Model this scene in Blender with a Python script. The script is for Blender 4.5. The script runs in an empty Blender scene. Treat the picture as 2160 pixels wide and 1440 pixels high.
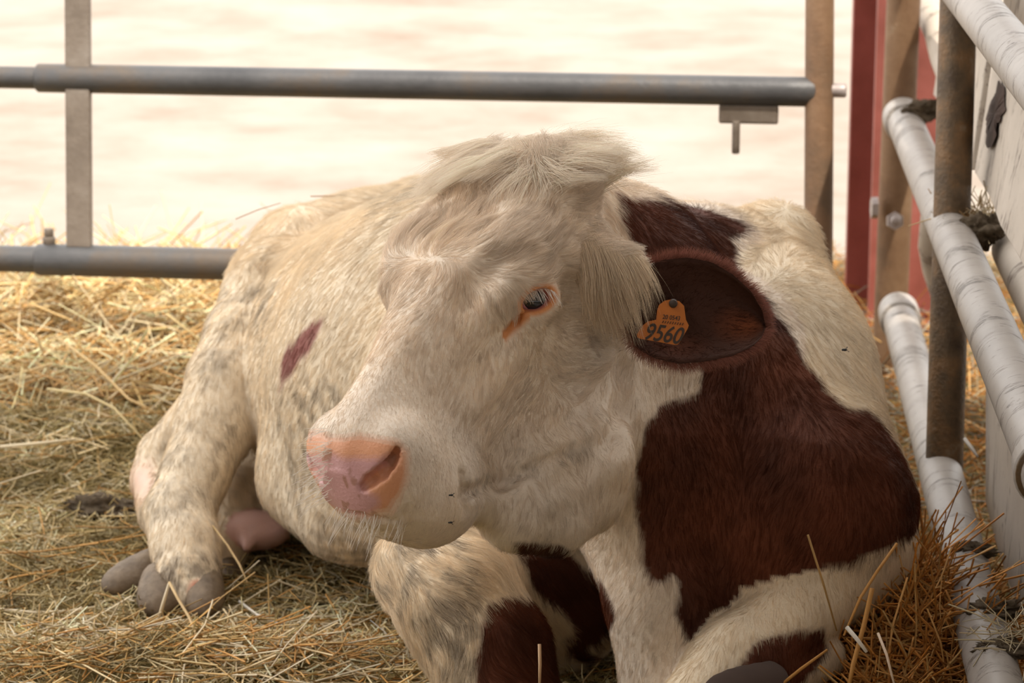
import bpy, math, random
import numpy as np
from mathutils import Vector, Matrix

random.seed(7)
rng = np.random.default_rng(11)

# ---------------------------------------------------------------- camera
FPX, W, H_IMG = 6000.0, 2160, 1440
TH = math.radians(14.0)
CAM_H = 1.60
sc = bpy.context.scene
COL = sc.collection
cam_d = bpy.data.cameras.new('camera')
cam = bpy.data.objects.new('camera', cam_d)
COL.objects.link(cam)
cam.location = (0, 0, CAM_H)
cam.rotation_euler = (math.radians(90) - TH, 0, 0)
cam_d.sensor_width = 36.0
cam_d.lens = FPX / W * 36.0
cam_d.clip_start = 0.05
cam_d.dof.use_dof = True
cam_d.dof.focus_distance = 3.85
cam_d.dof.aperture_fstop = 7.5
sc.camera = cam

# ---------------------------------------------------------------- world, sun, exposure
world = bpy.data.worlds.new('world')
sc.world = world
world.use_nodes = True
bg = world.node_tree.nodes['Background']
bg.inputs['Color'].default_value = (1.0, 0.98, 0.96, 1)
bg.inputs['Strength'].default_value = 2.5
sun_d = bpy.data.lights.new('sun', 'SUN')
sun_d.energy = 5.0
sun_d.angle = math.radians(0.6)
sun_d.color = (1.0, 0.93, 0.82)
sun = bpy.data.objects.new('sun', sun_d)
COL.objects.link(sun)
sun.location = (3, -4, 9)
# high sun over the barn roof, lighting the yard and the straw beyond the gate
sun.rotation_euler = Vector((-0.25, 0.42, -0.9)).to_track_quat('-Z', 'Y').to_euler()
sc.view_settings.view_transform = 'Standard'
sc.view_settings.look = 'None'
sc.view_settings.gamma = 1.0
sc.view_settings.use_curve_mapping = False
sc.view_settings.exposure = 0.08

FWD = np.array([0, math.cos(TH), -math.sin(TH)])
UP = np.array([0, math.sin(TH), math.cos(TH)])
RIGHT = np.array([1.0, 0, 0])
CAMP = np.array([0, 0, CAM_H])


def at(px, py, t):
    """place that shows at a spot of the photograph, t metres down the line of sight"""
    return CAMP + t * (FWD + RIGHT * (px - 1080) / FPX + UP * (720 - py) / FPX)


def tground(py, z=0.0):
    return (z - CAM_H) / (-math.sin(TH) + math.cos(TH) * (720 - py) / FPX)


def project(P):
    d = P - CAMP
    t = d @ FWD
    return np.stack([1080 + FPX * (d @ RIGHT) / t, 720 - FPX * (d @ UP) / t, t], 1)


# ---------------------------------------------------------------- helpers
def tag(o, label=None, cat=None, group=None, kind=None):
    if label: o['label'] = label
    if cat: o['category'] = cat
    if group: o['group'] = group
    if kind: o['kind'] = kind
    return o


def empty(name, loc):
    o = bpy.data.objects.new(name, None)
    COL.objects.link(o)
    o.location = tuple(loc)
    o.empty_display_size = 0.05
    return o


def mesh_obj(name, verts, faces, mat, parent=None, smooth=True, colors=None):
    me = bpy.data.meshes.new(name)
    me.from_pydata([tuple(v) for v in verts], [], [tuple(int(i) for i in f) for f in faces])
    me.update()
    o = bpy.data.objects.new(name, me)
    COL.objects.link(o)
    if mat: me.materials.append(mat)
    if smooth:
        me.polygons.foreach_set('use_smooth', np.ones(len(me.polygons), bool))
    if colors is not None:
        a = me.attributes.new('Col', 'FLOAT_COLOR', 'POINT')
        c = np.ones((len(me.vertices), 4), np.float32)
        c[:, :3] = colors
        a.data.foreach_set('color', c.ravel())
    if parent:
        o.parent = parent
        o.matrix_parent_inverse = Matrix.Translation(parent.location).inverted()
    return o


def fast_mesh(name, V, F, mat, parent=None, colors=None, smooth=True):
    """V (n,3), F (m,k) constant polygon size"""
    me = bpy.data.meshes.new(name)
    V = np.asarray(V, np.float32)
    F = np.asarray(F, np.int32)
    m, k = F.shape
    me.vertices.add(len(V)); me.vertices.foreach_set('co', V.ravel())
    me.loops.add(m * k); me.loops.foreach_set('vertex_index', F.ravel())
    me.polygons.add(m)
    me.polygons.foreach_set('loop_start', np.arange(0, m * k, k, dtype=np.int32))
    me.update(calc_edges=True)
    me.validate()
    if smooth:
        me.polygons.foreach_set('use_smooth', np.ones(m, bool))
    o = bpy.data.objects.new(name, me)
    COL.objects.link(o)
    if mat: me.materials.append(mat)
    if colors is not None:
        a = me.attributes.new('Col', 'FLOAT_COLOR', 'POINT')
        c = np.ones((len(V), 4), np.float32); c[:, :3] = colors
        a.data.foreach_set('color', c.ravel())
    if parent:
        o.parent = parent
        o.matrix_parent_inverse = Matrix.Translation(parent.location).inverted()
    return o


def unit(v):
    v = np.asarray(v, float)
    return v / (np.linalg.norm(v, axis=-1, keepdims=True) + 1e-12)


def tube_geo(pts, radii, n=20, cap=True, off=0):
    pts = [np.asarray(p, float) for p in pts]
    m = len(pts)
    if np.isscalar(radii): radii = [radii] * m
    V, F = [], []
    ref = None
    for i in range(m):
        a = pts[max(i - 1, 0)]; b = pts[min(i + 1, m - 1)]
        d = unit(b - a)
        if ref is None:
            ref = np.array([0, 0, 1.0]) if abs(d[2]) < .9 else np.array([1.0, 0, 0])
        u = unit(ref - d * (ref @ d)); v = np.cross(d, u); ref = u
        for j in range(n):
            an = 2 * math.pi * j / n
            V.append(pts[i] + radii[i] * (math.cos(an) * u + math.sin(an) * v))
    for i in range(m - 1):
        for j in range(n):
            a = i * n + j; b = i * n + (j + 1) % n
            F.append((off + a, off + b, off + b + n, off + a + n))
    if cap:
        F.append(tuple(off + j for j in range(n))[::-1])
        F.append(tuple(off + (m - 1) * n + j for j in range(n)))
    return V, F


def tube(name, pts, radii, mat, parent=None, n=24, cap=True):
    V, F = tube_geo(pts, radii, n, cap)
    return mesh_obj(name, V, F, mat, parent)


def pipe(name, a, b, r, mat, parent=None, n=28, seg=14, dents=0.0, bevel=0.004):
    a = np.asarray(a, float); b = np.asarray(b, float)
    d = unit(b - a)
    pts = [a, a + d * bevel]
    rr = [r - bevel * .7, r]
    for i in range(1, seg):
        pts.append(a + (b - a) * i / seg)
        rr.append(r * (1 + dents * math.sin(i * 12.9898 + a[0] * 7)))
    pts += [b - d * bevel, b]
    rr += [r, r - bevel * .7]
    return tube(name, pts, rr, mat, parent, n)


def box_geo(c, ax, ay, az, hx, hy, hz):
    c = np.asarray(c, float)
    V = [c + sx * hx * ax + sy * hy * ay + sz * hz * az for sx in (-1, 1) for sy in (-1, 1) for sz in (-1, 1)]
    F = [(0, 1, 3, 2), (4, 6, 7, 5), (0, 4, 5, 1), (2, 3, 7, 6), (0, 2, 6, 4), (1, 5, 7, 3)]
    return V, F


EX, EY, EZ = np.eye(3)


def box(name, c, ax, ay, az, hx, hy, hz, mat, parent=None, bevel=0.0):
    V, F = box_geo(c, unit(ax), unit(ay), unit(az), hx, hy, hz)
    o = mesh_obj(name, V, F, mat, parent, smooth=False)
    if bevel:
        m = o.modifiers.new('bevel', 'BEVEL'); m.width = bevel; m.segments = 3
    return o


# smooth pseudo noise from summed sines (numpy)
_nk = rng.normal(size=(3, 18, 3)); _np = rng.uniform(0, 6.28, (3, 18))


def vnoise(P, freq, ch=0):
    P = np.asarray(P)
    r = np.zeros(len(P))
    for i in range(6):
        r += np.sin(P @ (_nk[ch, i] * freq) + _np[ch, i])
    for i in range(6, 12):
        r += .5 * np.sin(P @ (_nk[ch, i] * freq * 2.1) + _np[ch, i])
    return r / 3.2


# ---------------------------------------------------------------- materials
def mat_new(name):
    m = bpy.data.materials.new(name)
    m.use_nodes = True
    nt = m.node_tree
    return m, nt, nt.nodes, nt.links, nt.nodes['Principled BSDF']


def ramp(nodes, stops):
    r = nodes.new('ShaderNodeValToRGB')
    el = r.color_ramp.elements
    while len(el) < len(stops): el.new(0.5)
    for e, (p, c) in zip(el, stops):
        e.position = p
        e.color = (c[0], c[1], c[2], 1)
    return r


def noise_mat(name, stops, scale=8.0, detail=6.0, rough=0.6, metal=0.0, bump=0.2, bscale=40.0, stretch=(1, 1, 1), spec=0.4, dist=0.0):
    m, nt, N, L, P = mat_new(name)
    tc = N.new('ShaderNodeTexCoord')
    mp = N.new('ShaderNodeMapping'); mp.inputs['Scale'].default_value = stretch
    L.new(tc.outputs['Object'], mp.inputs['Vector'])
    n = N.new('ShaderNodeTexNoise')
    n.inputs['Scale'].default_value = scale; n.inputs['Detail'].default_value = detail
    n.inputs['Roughness'].default_value = 0.65; n.inputs['Distortion'].default_value = dist
    L.new(mp.outputs['Vector'], n.inputs['Vector'])
    r = ramp(N, stops)
    L.new(n.outputs['Fac'], r.inputs['Fac'])
    L.new(r.outputs['Color'], P.inputs['Base Color'])
    n2 = N.new('ShaderNodeTexNoise'); n2.inputs['Scale'].default_value = bscale; n2.inputs['Detail'].default_value = 8
    L.new(mp.outputs['Vector'], n2.inputs['Vector'])
    b = N.new('ShaderNodeBump'); b.inputs['Strength'].default_value = bump; b.inputs['Distance'].default_value = 0.004
    L.new(n2.outputs['Fac'], b.inputs['Height'])
    L.new(b.outputs['Normal'], P.inputs['Normal'])
    P.inputs['Roughness'].default_value = rough
    P.inputs['Metallic'].default_value = metal
    P.inputs['Specular IOR Level'].default_value = spec
    return m


def attr_mat(name, rough=0.7, spec=0.3, translucent=0.0, bump=0.0, bscale=300.0, sss=0.0, mottled=0.0):
    m, nt, N, L, P = mat_new(name)
    a = N.new('ShaderNodeAttribute'); a.attribute_name = 'Col'
    col = a.outputs['Color']
    tc = N.new('ShaderNodeTexCoord')
    if mottled:
        n = N.new('ShaderNodeTexNoise'); n.inputs['Scale'].default_value = 60; n.inputs['Detail'].default_value = 5
        L.new(tc.outputs['Object'], n.inputs['Vector'])
        r = ramp(N, [(0.3, (1 - mottled,) * 3), (0.7, (1, 1, 1))])
        L.new(n.outputs['Fac'], r.inputs['Fac'])
        mx = N.new('ShaderNodeMix'); mx.data_type = 'RGBA'; mx.blend_type = 'MULTIPLY'
        mx.inputs['Factor'].default_value = 1
        L.new(col, mx.inputs['A']); L.new(r.outputs['Color'], mx.inputs['B'])
        col = mx.outputs['Result']
    L.new(col, P.inputs['Base Color'])
    P.inputs['Roughness'].default_value = rough
    P.inputs['Specular IOR Level'].default_value = spec
    if sss:
        P.inputs['Subsurface Weight'].default_value = sss
        P.inputs['Subsurface Scale'].default_value = 0.006
    if bump:
        n2 = N.new('ShaderNodeTexNoise'); n2.inputs['Scale'].default_value = bscale; n2.inputs['Detail'].default_value = 4
        L.new(tc.outputs['Object'], n2.inputs['Vector'])
        b = N.new('ShaderNodeBump'); b.inputs['Strength'].default_value = bump; b.inputs['Distance'].default_value = 0.002
        L.new(n2.outputs['Fac'], b.inputs['Height']); L.new(b.outputs['Normal'], P.inputs['Normal'])
    if translucent:
        tr = N.new('ShaderNodeBsdfTranslucent'); L.new(col, tr.inputs['Color'])
        ms = N.new('ShaderNodeMixShader'); ms.inputs['Fac'].default_value = translucent
        out = N['Material Output']
        L.new(P.outputs['BSDF'], ms.inputs[1]); L.new(tr.outputs['BSDF'], ms.inputs[2])
        L.new(ms.outputs['Shader'], out.inputs['Surface'])
    return m


def plain(name, c, rough=0.5, spec=0.4, metal=0.0):
    m, nt, N, L, P = mat_new(name)
    n = N.new('ShaderNodeTexNoise'); n.inputs['Scale'].default_value = 35
    r = ramp(N, [(0.3, tuple(x * .85 for x in c)), (0.7, c)])
    tc = N.new('ShaderNodeTexCoord'); L.new(tc.outputs['Object'], n.inputs['Vector'])
    L.new(n.outputs['Fac'], r.inputs['Fac']); L.new(r.outputs['Color'], P.inputs['Base Color'])
    P.inputs['Roughness'].default_value = rough; P.inputs['Specular IOR Level'].default_value = spec
    P.inputs['Metallic'].default_value = metal
    return m


M = {}
M['skin'] = attr_mat('cow_hide', rough=0.65, spec=0.25, bump=0.5, bscale=260, sss=0.0)
_nt = M['skin'].node_tree
_w = _nt.nodes.new('ShaderNodeAttribute'); _w.attribute_name = 'Bare'
_r = _nt.nodes.new('ShaderNodeMapRange'); _r.inputs['To Min'].default_value = .68; _r.inputs['To Max'].default_value = .30
_nt.links.new(_w.outputs['Fac'], _r.inputs['Value'])
_nt.links.new(_r.outputs['Result'], _nt.nodes['Principled BSDF'].inputs['Roughness'])
M['fur'] = attr_mat('cow_fur', rough=0.6, spec=0.12, translucent=0.28)
M['straw'] = attr_mat('straw', rough=0.6, spec=0.35, translucent=0.2)
M['floor'] = noise_mat('bedding_ground', [(0.3, (.05, .035, .012)), (0.5, (.15, .11, .04)), (0.72, (.33, .25, .1))], scale=9, bump=1.0, bscale=60, rough=.95, spec=.1)
M['yard'] = noise_mat('yard_ground', [(0.3, (.225, .176, .138)), (0.5, (.285, .244, .204)), (0.7, (.32, .288, .25))], scale=1.5, detail=8, bump=0.3, bscale=14, rough=.95, spec=.1)
M['roof'] = noise_mat('roof_sheet', [(0.3, (.35, .33, .3)), (0.7, (.5, .47, .43))], scale=2, rough=.7)
M['wall'] = noise_mat('barn_wall', [(0.3, (.16, .13, .1)), (0.7, (.25, .2, .16))], scale=3, rough=.9)
M['gate'] = noise_mat('gate_steel', [(0.3, (.045, .045, .048)), (0.5, (.085, .082, .082)), (0.66, (.12, .085, .055)), (0.8, (.19, .095, .04))], scale=3.2, detail=9, rough=.5, metal=.35, bump=.25, bscale=90)
M['rustpost'] = noise_mat('rusty_post', [(0.28, (.10, .062, .035)), (0.48, (.18, .10, .052)), (0.62, (.24, .145, .08)), (0.78, (.33, .28, .21))], scale=5, detail=9, rough=.6, metal=.2, bump=.3, bscale=120)
M['darkpost'] = noise_mat('dark_rusty_post', [(0.3, (.045, .028, .016)), (0.48, (.10, .065, .035)), (0.6, (.16, .09, .04)), (0.75, (.24, .2, .15))], scale=14, detail=10, rough=.5, metal=.35, bump=.4, bscale=140)
M['bar'] = noise_mat('upright_bar', [(0.3, (.10, .075, .055)), (0.5, (.17, .135, .105)), (0.75, (.25, .215, .18))], scale=7, detail=9, rough=.6, metal=.2, bump=.3, bscale=100)
M['red'] = noise_mat('red_steel', [(0.3, (.20, .055, .04)), (0.6, (.33, .10, .08)), (0.8, (.42, .17, .14))], scale=4, detail=7, rough=.45, bump=.15, bscale=90)
def rail_mat(name, c0, c1, dirt, rough=.5):
    """pale pipe: soft mottling, ring scratches and dried dung flecks"""
    m, nt, N, L, P = mat_new(name)
    tc = N.new('ShaderNodeTexCoord')

    def noise(scale, detail, stretch, dist=0.0):
        mp = N.new('ShaderNodeMapping'); mp.inputs['Scale'].default_value = stretch
        L.new(tc.outputs['Object'], mp.inputs['Vector'])
        n = N.new('ShaderNodeTexNoise'); n.inputs['Scale'].default_value = scale; n.inputs['Detail'].default_value = detail
        n.inputs['Roughness'].default_value = .68; n.inputs['Distortion'].default_value = dist
        L.new(mp.outputs['Vector'], n.inputs['Vector'])
        return n.outputs['Fac']
    r = ramp(N, [(.3, c0), (.7, c1)]); L.new(noise(5, 6, (1, 1, 1)), r.inputs['Fac'])
    f = noise(7, 9, (1, 2.6, 1), .8)
    fr = ramp(N, [(.545, (0, 0, 0)), (.62, (1, 1, 1))]); L.new(f, fr.inputs['Fac'])
    g = noise(38, 5, (.6, 2.2, .6), .5)
    gr = ramp(N, [(.64, (0, 0, 0)), (.70, (1, 1, 1))]); L.new(g, gr.inputs['Fac'])
    ad = N.new('ShaderNodeMath'); ad.operation = 'MAXIMUM'
    fm = N.new('ShaderNodeMath'); fm.operation = 'MULTIPLY'
    g2 = noise(90, 4, (.5, 1.6, .5))
    g2r = ramp(N, [(.40, (0, 0, 0)), (.60, (1, 1, 1))]); L.new(g2, g2r.inputs['Fac'])
    L.new(fr.outputs['Color'], fm.inputs[0]); L.new(g2r.outputs['Color'], fm.inputs[1])
    L.new(fm.outputs['Value'], ad.inputs[0]); L.new(gr.outputs['Color'], ad.inputs[1])
    mx = N.new('ShaderNodeMix'); mx.data_type = 'RGBA'
    L.new(ad.outputs['Value'], mx.inputs['Factor']); L.new(r.outputs['Color'], mx.inputs['A'])
    mx.inputs['B'].default_value = (*dirt, 1)
    L.new(mx.outputs['Result'], P.inputs['Base Color'])
    bp_ = N.new('ShaderNodeBump'); bp_.inputs['Strength'].default_value = .5; bp_.inputs['Distance'].default_value = .003
    L.new(ad.outputs['Value'], bp_.inputs['Height']); L.new(bp_.outputs['Normal'], P.inputs['Normal'])
    P.inputs['Roughness'].default_value = rough
    return m


M['galv'] = rail_mat('galvanised_rail', (.25, .218, .188), (.36, .318, .28), (.08, .06, .042), .5)
M['cream'] = rail_mat('cream_paint', (.40, .34, .275), (.52, .45, .375), (.12, .08, .055), .6)
M['dung'] = noise_mat('dried_dung', [(0.3, (.05, .035, .022)), (0.6, (.12, .09, .06)), (0.8, (.2, .16, .11))], scale=60, detail=6, rough=.95, bump=1.0, bscale=150, spec=.1)
M['hoof'] = noise_mat('hoof_horn', [(0.3, (.09, .06, .035)), (0.55, (.17, .12, .075)), (0.8, (.27, .2, .13))], scale=30, rough=.6, bump=.5, bscale=90)
M['bolt'] = noise_mat('bolt_steel', [(0.3, (.25, .2, .18)), (0.7, (.5, .44, .42))], scale=40, rough=.5, metal=.4)
M['tag'] = plain('tag_plastic', (.52, .15, .015), rough=.45)
M['ink'] = plain('tag_ink', (.05, .03, .02), rough=.6)
M['eye'] = plain('eye_iris', (.012, .014, .022), rough=.06, spec=.8)
M['sclera'] = plain('eye_sclera', (.62, .28, .30), rough=.2, spec=.6)
M['black'] = plain('fly_black', (.01, .01, .01), rough=.4)
M['nestdark'] = plain('rust_hole', (.06, .035, .025), rough=.9)

# ---------------------------------------------------------------- structure
GATE_T = 5.9


def ground_h(x, y):
    x = np.asarray(x, float); y = np.asarray(y, float)
    P = np.stack([x, y, 0 * x], -1).reshape(-1, 3)
    n = (vnoise(P, 3.0) * .5 + vnoise(P, 9.0, 1) * .3).reshape(x.shape)
    n2 = vnoise(P, 26.0, 2).reshape(x.shape)
    base = .012 * n + .006 * n2
    # trampled bank of straw in front of and under the gate on the left
    bank = .13 * np.exp(-((y - 6.15) / .45) ** 2) * (1 / (1 + np.exp((x + .15) / .12))) * (1 + .35 * n)
    ridge = .06 * np.exp(-((y - 5.42) / .2) ** 2) * (1 / (1 + np.exp((x + .55) / .08)))
    heap = .19 * np.exp(-((x - .60) / .13) ** 2 - ((y - 4.05) / .24) ** 2)
    tuft = .05 * np.exp(-((x + .47) / .24) ** 2 - ((y - 4.24) / .11) ** 2)
    inner = np.clip((y - 9.5) / 2, 0, 1)
    return np.maximum((base + bank + ridge + heap + tuft) * (1 - inner), -.02)


def grid_mesh(name, x0, x1, y0, y1, nx, ny, mat, hf):
    X, Y = np.meshgrid(np.linspace(x0, x1, nx), np.linspace(y0, y1, ny), indexing='ij')
    Z = hf(X, Y)
    V = np.stack([X, Y, Z], -1).reshape(-1, 3)
    i, j = np.meshgrid(np.arange(nx - 1), np.arange(ny - 1), indexing='ij')
    a = (i * ny + j).ravel()
    F = np.stack([a, a + ny, a + ny + 1, a + 1], 1)
    return fast_mesh(name, V, F, mat)


floor = grid_mesh('floor', -4.5, 2.6, -4.0, 7.3, 300, 420, M['floor'], ground_h)
tag(floor, 'barn floor covered in trampled bedding', kind='structure')


def yard_h(x, y):
    P = np.stack([x, y, 0 * x], -1).reshape(-1, 3)
    return (-.02 + .012 * vnoise(P, 1.2).reshape(x.shape))


for args in ((-30, 30, 7.3, 60, 120, 120),):
    yard = grid_mesh('floor_yard', *args, M['yard'], yard_h)
    tag(yard, 'sunlit pale sandy yard behind the gate', kind='structure')
ground_l = grid_mesh('floor_apron', -30, -4.5, -25, 7.3, 60, 60, M['yard'], yard_h)
tag(ground_l, 'sunlit pale ground along the open side of the barn', kind='structure')

ROOF_Y = 4.1
roof = box('ceiling_shade', (1.55, (ROOF_Y - 9) / 2, 3.6), EX, EY, EZ, 2.9, (ROOF_Y + 9) / 2, .05, M['roof'])  # out of view; its edges are placed to shape the light on the cow
tag(roof, 'unseen grey sheet roof with its edges set to shape the light', kind='structure')
wr = box('wall_right_blocker', (4.6, -.3, 1.75), EX, EY, EZ, .06, 8.6, 1.8, M['wall'])  # unseen wall, added to keep the lower right dark
tag(wr, 'unseen dark wall added beyond the feed passage to darken the right side', kind='structure')
wl = box('wall_left_blocker', (-2.3, -3.2, 1.75), EX, EY, EZ, .06, 5.8, 1.8, M['wall'])  # unseen wall, added to block light from the front left
tag(wl, 'unseen dark wall added to cut the light from the near left', kind='structure')
wb = box('wall_back', (1.15, -9.0, 1.75), EX, EY, EZ, 3.4, .06, 1.8, M['wall'])
tag(wb, 'dark barn wall behind the camera', kind='structure')

# ---------------------------------------------------------------- the gate behind the cow
def gate_t(px):
    return 5.99 - (px - 100) / 1600 * .18


def gz(px, z):
    """a spot of the gate at height z under photo column px"""
    t = gate_t(px)
    q = ((z - CAM_H) / t + math.sin(TH)) / math.cos(TH)
    return at(px, 720 - q * FPX, t)


ZT, ZL = .689, .318
gate = empty('steel_gate', (gz(900, 0)[0], gz(900, 0)[1], 0))
tag(gate, 'grey tubular steel gate with two rails closing the pen behind the cow', 'gate')
rail_r = .0305
pipe('upper_rail', gz(78, ZT), gz(1722, ZT), rail_r, M['gate'], gate, seg=24)
pipe('upper_inner_tube', gz(-260, ZT), gz(110, ZT), .0235, M['gate'], gate)
pipe('lower_rail', gz(78, ZL), gz(1722, ZL), .0335, M['gate'], gate, seg=24)
pipe('lower_inner_tube', gz(-260, ZL), gz(110, ZL), .028, M['gate'], gate)
# upright flat bar, welded behind the rails
ga = unit(gz(1700, .5) - gz(100, .5))
gn = np.cross(ga, EZ)
c0 = gz(170, ZL + .03) ; c1 = gz(162, 1.45)
box('upright_bar', (c0 + c1) / 2 - gn * -.008, ga, gn, unit(c1 - c0), .0265, .012, np.linalg.norm(c1 - c0) / 2, M['bar'], gate, bevel=.004)
# top rail above the frame of the photograph keeps the gate whole
pipe('top_rail', gz(-260, 1.40), gz(1722, 1.40), rail_r, M['gate'], gate)
pipe('end_post', gz(1724, 0.0), gz(1733, 1.5), .0295, M['rustpost'], gate, seg=20)
pipe('end_stub', gz(1735, ZT + .004), gz(1786, ZT + .004), .0145, M['bolt'], gate, seg=4)
cb = gz(1579, ZT - .047)
box('latch_plate', cb + gn * .0, ga, gn, EZ, .061, .005, .0195, M['bar'], gate, bevel=.006)
pp = gz(1553, ZT - .06)
pipe('latch_pin', pp, pp - EZ * .068, .0083, M['bar'], gate, seg=3, bevel=.002)
bb = gz(104, ZL + .03)
pipe('lock_bolt', bb, bb + EZ * .018, .0135, M['bar'], gate, seg=2, n=8, bevel=.002)
pipe('lock_bolt', bb + EZ * .017, bb + EZ * .036, .010, M['bar'], gate, seg=2, n=6, bevel=.002)

# ---------------------------------------------------------------- red steel column
rc = at(1893, 500, 6.75); rc[2] = 0
column = empty('steel_column', rc)
tag(column, 'red painted steel beam column standing at the corner of the pen', 'column')
ang = math.radians(12)
cx = np.array([math.cos(ang), math.sin(ang), 0]); cy = np.array([-math.sin(ang), math.cos(ang), 0])
hc = rc + EZ * 1.75
box('flange', hc - cy * .085, cx, cy, EZ, .098, .006, 1.78, M['red'], column, bevel=.002)
box('flange', hc + cy * .085, cx, cy, EZ, .098, .006, 1.78, M['red'], column, bevel=.002)
box('web', hc, cx, cy, EZ, .004, .082, 1.78, M['red'], column)
# raised folded lip along the front flange
box('edge_lip', hc - cy * .093 - cx * .056, cx, cy, EZ, .002, .004, 1.78, M['red'], column)
box('base_plate', rc + EZ * .012, cx, cy, EZ, .13, .12, .012, M['red'], column)

# ---------------------------------------------------------------- rail fence along the right side
def fence_pt(t, x42, x61, z):
    x = x42 + (x61 - x42) * (t - 4.2) / 1.9
    y = (t - (CAM_H - z) * math.sin(TH)) / math.cos(TH)
    return np.array([x, y, z])


fp0 = fence_pt(6.1, .70, .832, 0.0)
fence = empty('rail_fence', (fp0[0], fp0[1], 0))
tag(fence, 'pale galvanised pipe fence running towards the viewer on the right', 'fence')
RR = .0375
rails = {}
for nm, x42, x61, z in (('lower_rail', .690, .829, .185), ('middle_rail', .712, .838, .59), ('upper_rail', .738, .845, 1.0)):
    a = fence_pt(6.1, x42, x61, z); b = fence_pt(2.75, x42, x61, z)
    pipe(nm, a, b, RR, M['galv'], fence, seg=40, dents=.004)
    rails[nm] = (a, b)
    d = unit(b - a)
    pipe('rail_sleeve', a - d * .01, a + d * .085, RR + .006, M['galv'], fence, seg=5, dents=.01)
# round post at the corner
p1 = fence_pt(6.15, .70, .829, .6); p1[2] = 0
pipe('corner_post', p1, p1 + EZ * 1.55 + EX * .012, .0365, M['rustpost'], fence, seg=30, dents=.003)
# hexagon bolt on the corner post
bp = at(1887, 466, 6.06)
hexv, hexf = tube_geo([bp, bp - FWD * .012], .0195, 6)
mesh_obj('hex_nut', hexv, hexf, M['bolt'], fence, smooth=False)
pipe('bolt_end', bp - FWD * .010, bp - FWD * .026, .0105, M['bolt'], fence, n=14, seg=3, bevel=.002)
bp2 = at(1851, 438, 6.16)
hexv, hexf = tube_geo([bp2, bp2 - EX * .014], .024, 6)
mesh_obj('hex_nut', hexv, hexf, M['bolt'], fence, smooth=False)
# dark rusty post standing in the rails
p2 = fence_pt(4.93, .707, .813, .15)
p2b = fence_pt(4.97, .758, .853, 1.5)
pipe('middle_post', p2, p2b, .0325, M['darkpost'], fence, seg=40, dents=.004)
# coupling ring at the near rail joint
a, b = rails['middle_rail']
for tt in (3.52,):
    c = fence_pt(tt, .712, .838, .59); d = unit(b - a)
    rv, rf = tube_geo([c - d * .05, c - d * .001, c, c + d * .004], [RR + .006, RR + .008, RR + .009, RR + .001], 28)
    mesh_obj('coupling_ring', rv, rf, M['galv'], fence)
    pipe('coupling_seal', c - d * .002, c + d * .006, RR + .0065, M['darkpost'], fence, seg=2, bevel=.001)

# ---------------------------------------------------------------- cream feed barrier beyond the fence
def off_pt(t, dx, z, x42=.715, x61=.842):
    p = fence_pt(t, x42, x61, z); p[0] += dx
    return p


fb = empty('feed_barrier', off_pt(5.0, .14, 0))
tag(fb, 'cream painted feed barrier with peeling boards beyond the pipe fence', 'barrier')


def board(name, t0, t1, dx0, dx1, z0, z1, th=.012, mat='cream', seg=10):
    """sheet running along the fence, its upper and lower edge at their own offset"""
    V, F = [], []
    for i in range(seg + 1):
        t = t0 + (t1 - t0) * i / seg
        w = .004 * math.sin(i * 2.3 + z0 * 9)
        for (dx, z) in ((dx0 + w, z0), (dx0 + th + w, z0), (dx1 + th - w, z1), (dx1 - w, z1)):
            V.append(off_pt(t, dx, z))
    for i in range(seg):
        for k in range(4):
            a = i * 4 + k; b = i * 4 + (k + 1) % 4
            F.append((a, b, b + 4, a + 4))
    F.append((3, 2, 1, 0)); n = seg * 4
    F.append((n, n + 1, n + 2, n + 3))
    o = mesh_obj(name, V, F, M[mat], fb, smooth=False)
    m = o.modifiers.new('bevel', 'BEVEL'); m.width = .003; m.segments = 2
    return o


board('upper_board', 5.1, 2.8, .055, .115, .66, 1.02)
board('upper_board', 5.95, 5.12, .05, .10, .66, 1.02)
board('lower_board', 4.92, 2.8, .052, .06, .14, .42)
pipe('barrier_rail', off_pt(4.92, .108, .565), off_pt(2.8, .108, .565), .042, M['cream'], fb, seg=24, dents=.004)
# bent cream tubes hanging between the posts
tube('bent_tube', [at(1925, -60, 6.3), at(1962, 20, 6.2), at(1980, 70, 6.1), at(1990, 120, 6.0), at(2003, 160, 5.9), at(2030, 210, 5.8), at(2080, 260, 5.7)],
     [.036, .034, .031, .029, .027, .025, .025], M['cream'], fb)
tube('bent_tube', [at(2010, 330, 5.7), at(1985, 400, 5.75), at(1968, 460, 5.8), at(1962, 520, 5.85), at(1968, 570, 5.9), at(1978, 620, 5.95), at(1985, 690, 6.0)],
     [.022, .024, .026, .025, .022, .016, .011], M['cream'], fb)
# rusted-through hole edge on the upper board
hv, hf = [], []
hole = [(2111, 168), (2119, 180), (2127, 205), (2126, 222), (2118, 245), (2108, 262), (2103, 285), (2096, 305), (2088, 312), (2084, 295), (2086, 268), (2083, 250), (2090, 225), (2094, 213), (2103, 202), (2110, 190)]


def on_board(px, py):
    # walk the sight line to the board's face
    best = None
    for t in np.linspace(3.3, 5.2, 400):
        p = at(px, py, t)
        tt = (p - CAMP) @ FWD
        fz = (p[2] - .66) / .36
        xx = off_pt(tt, .055 + .06 * fz, p[2])[0]
        e = p[0] - xx
        if best is None or abs(e) < best[0]:
            best = (abs(e), p)
    return best[1]


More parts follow.
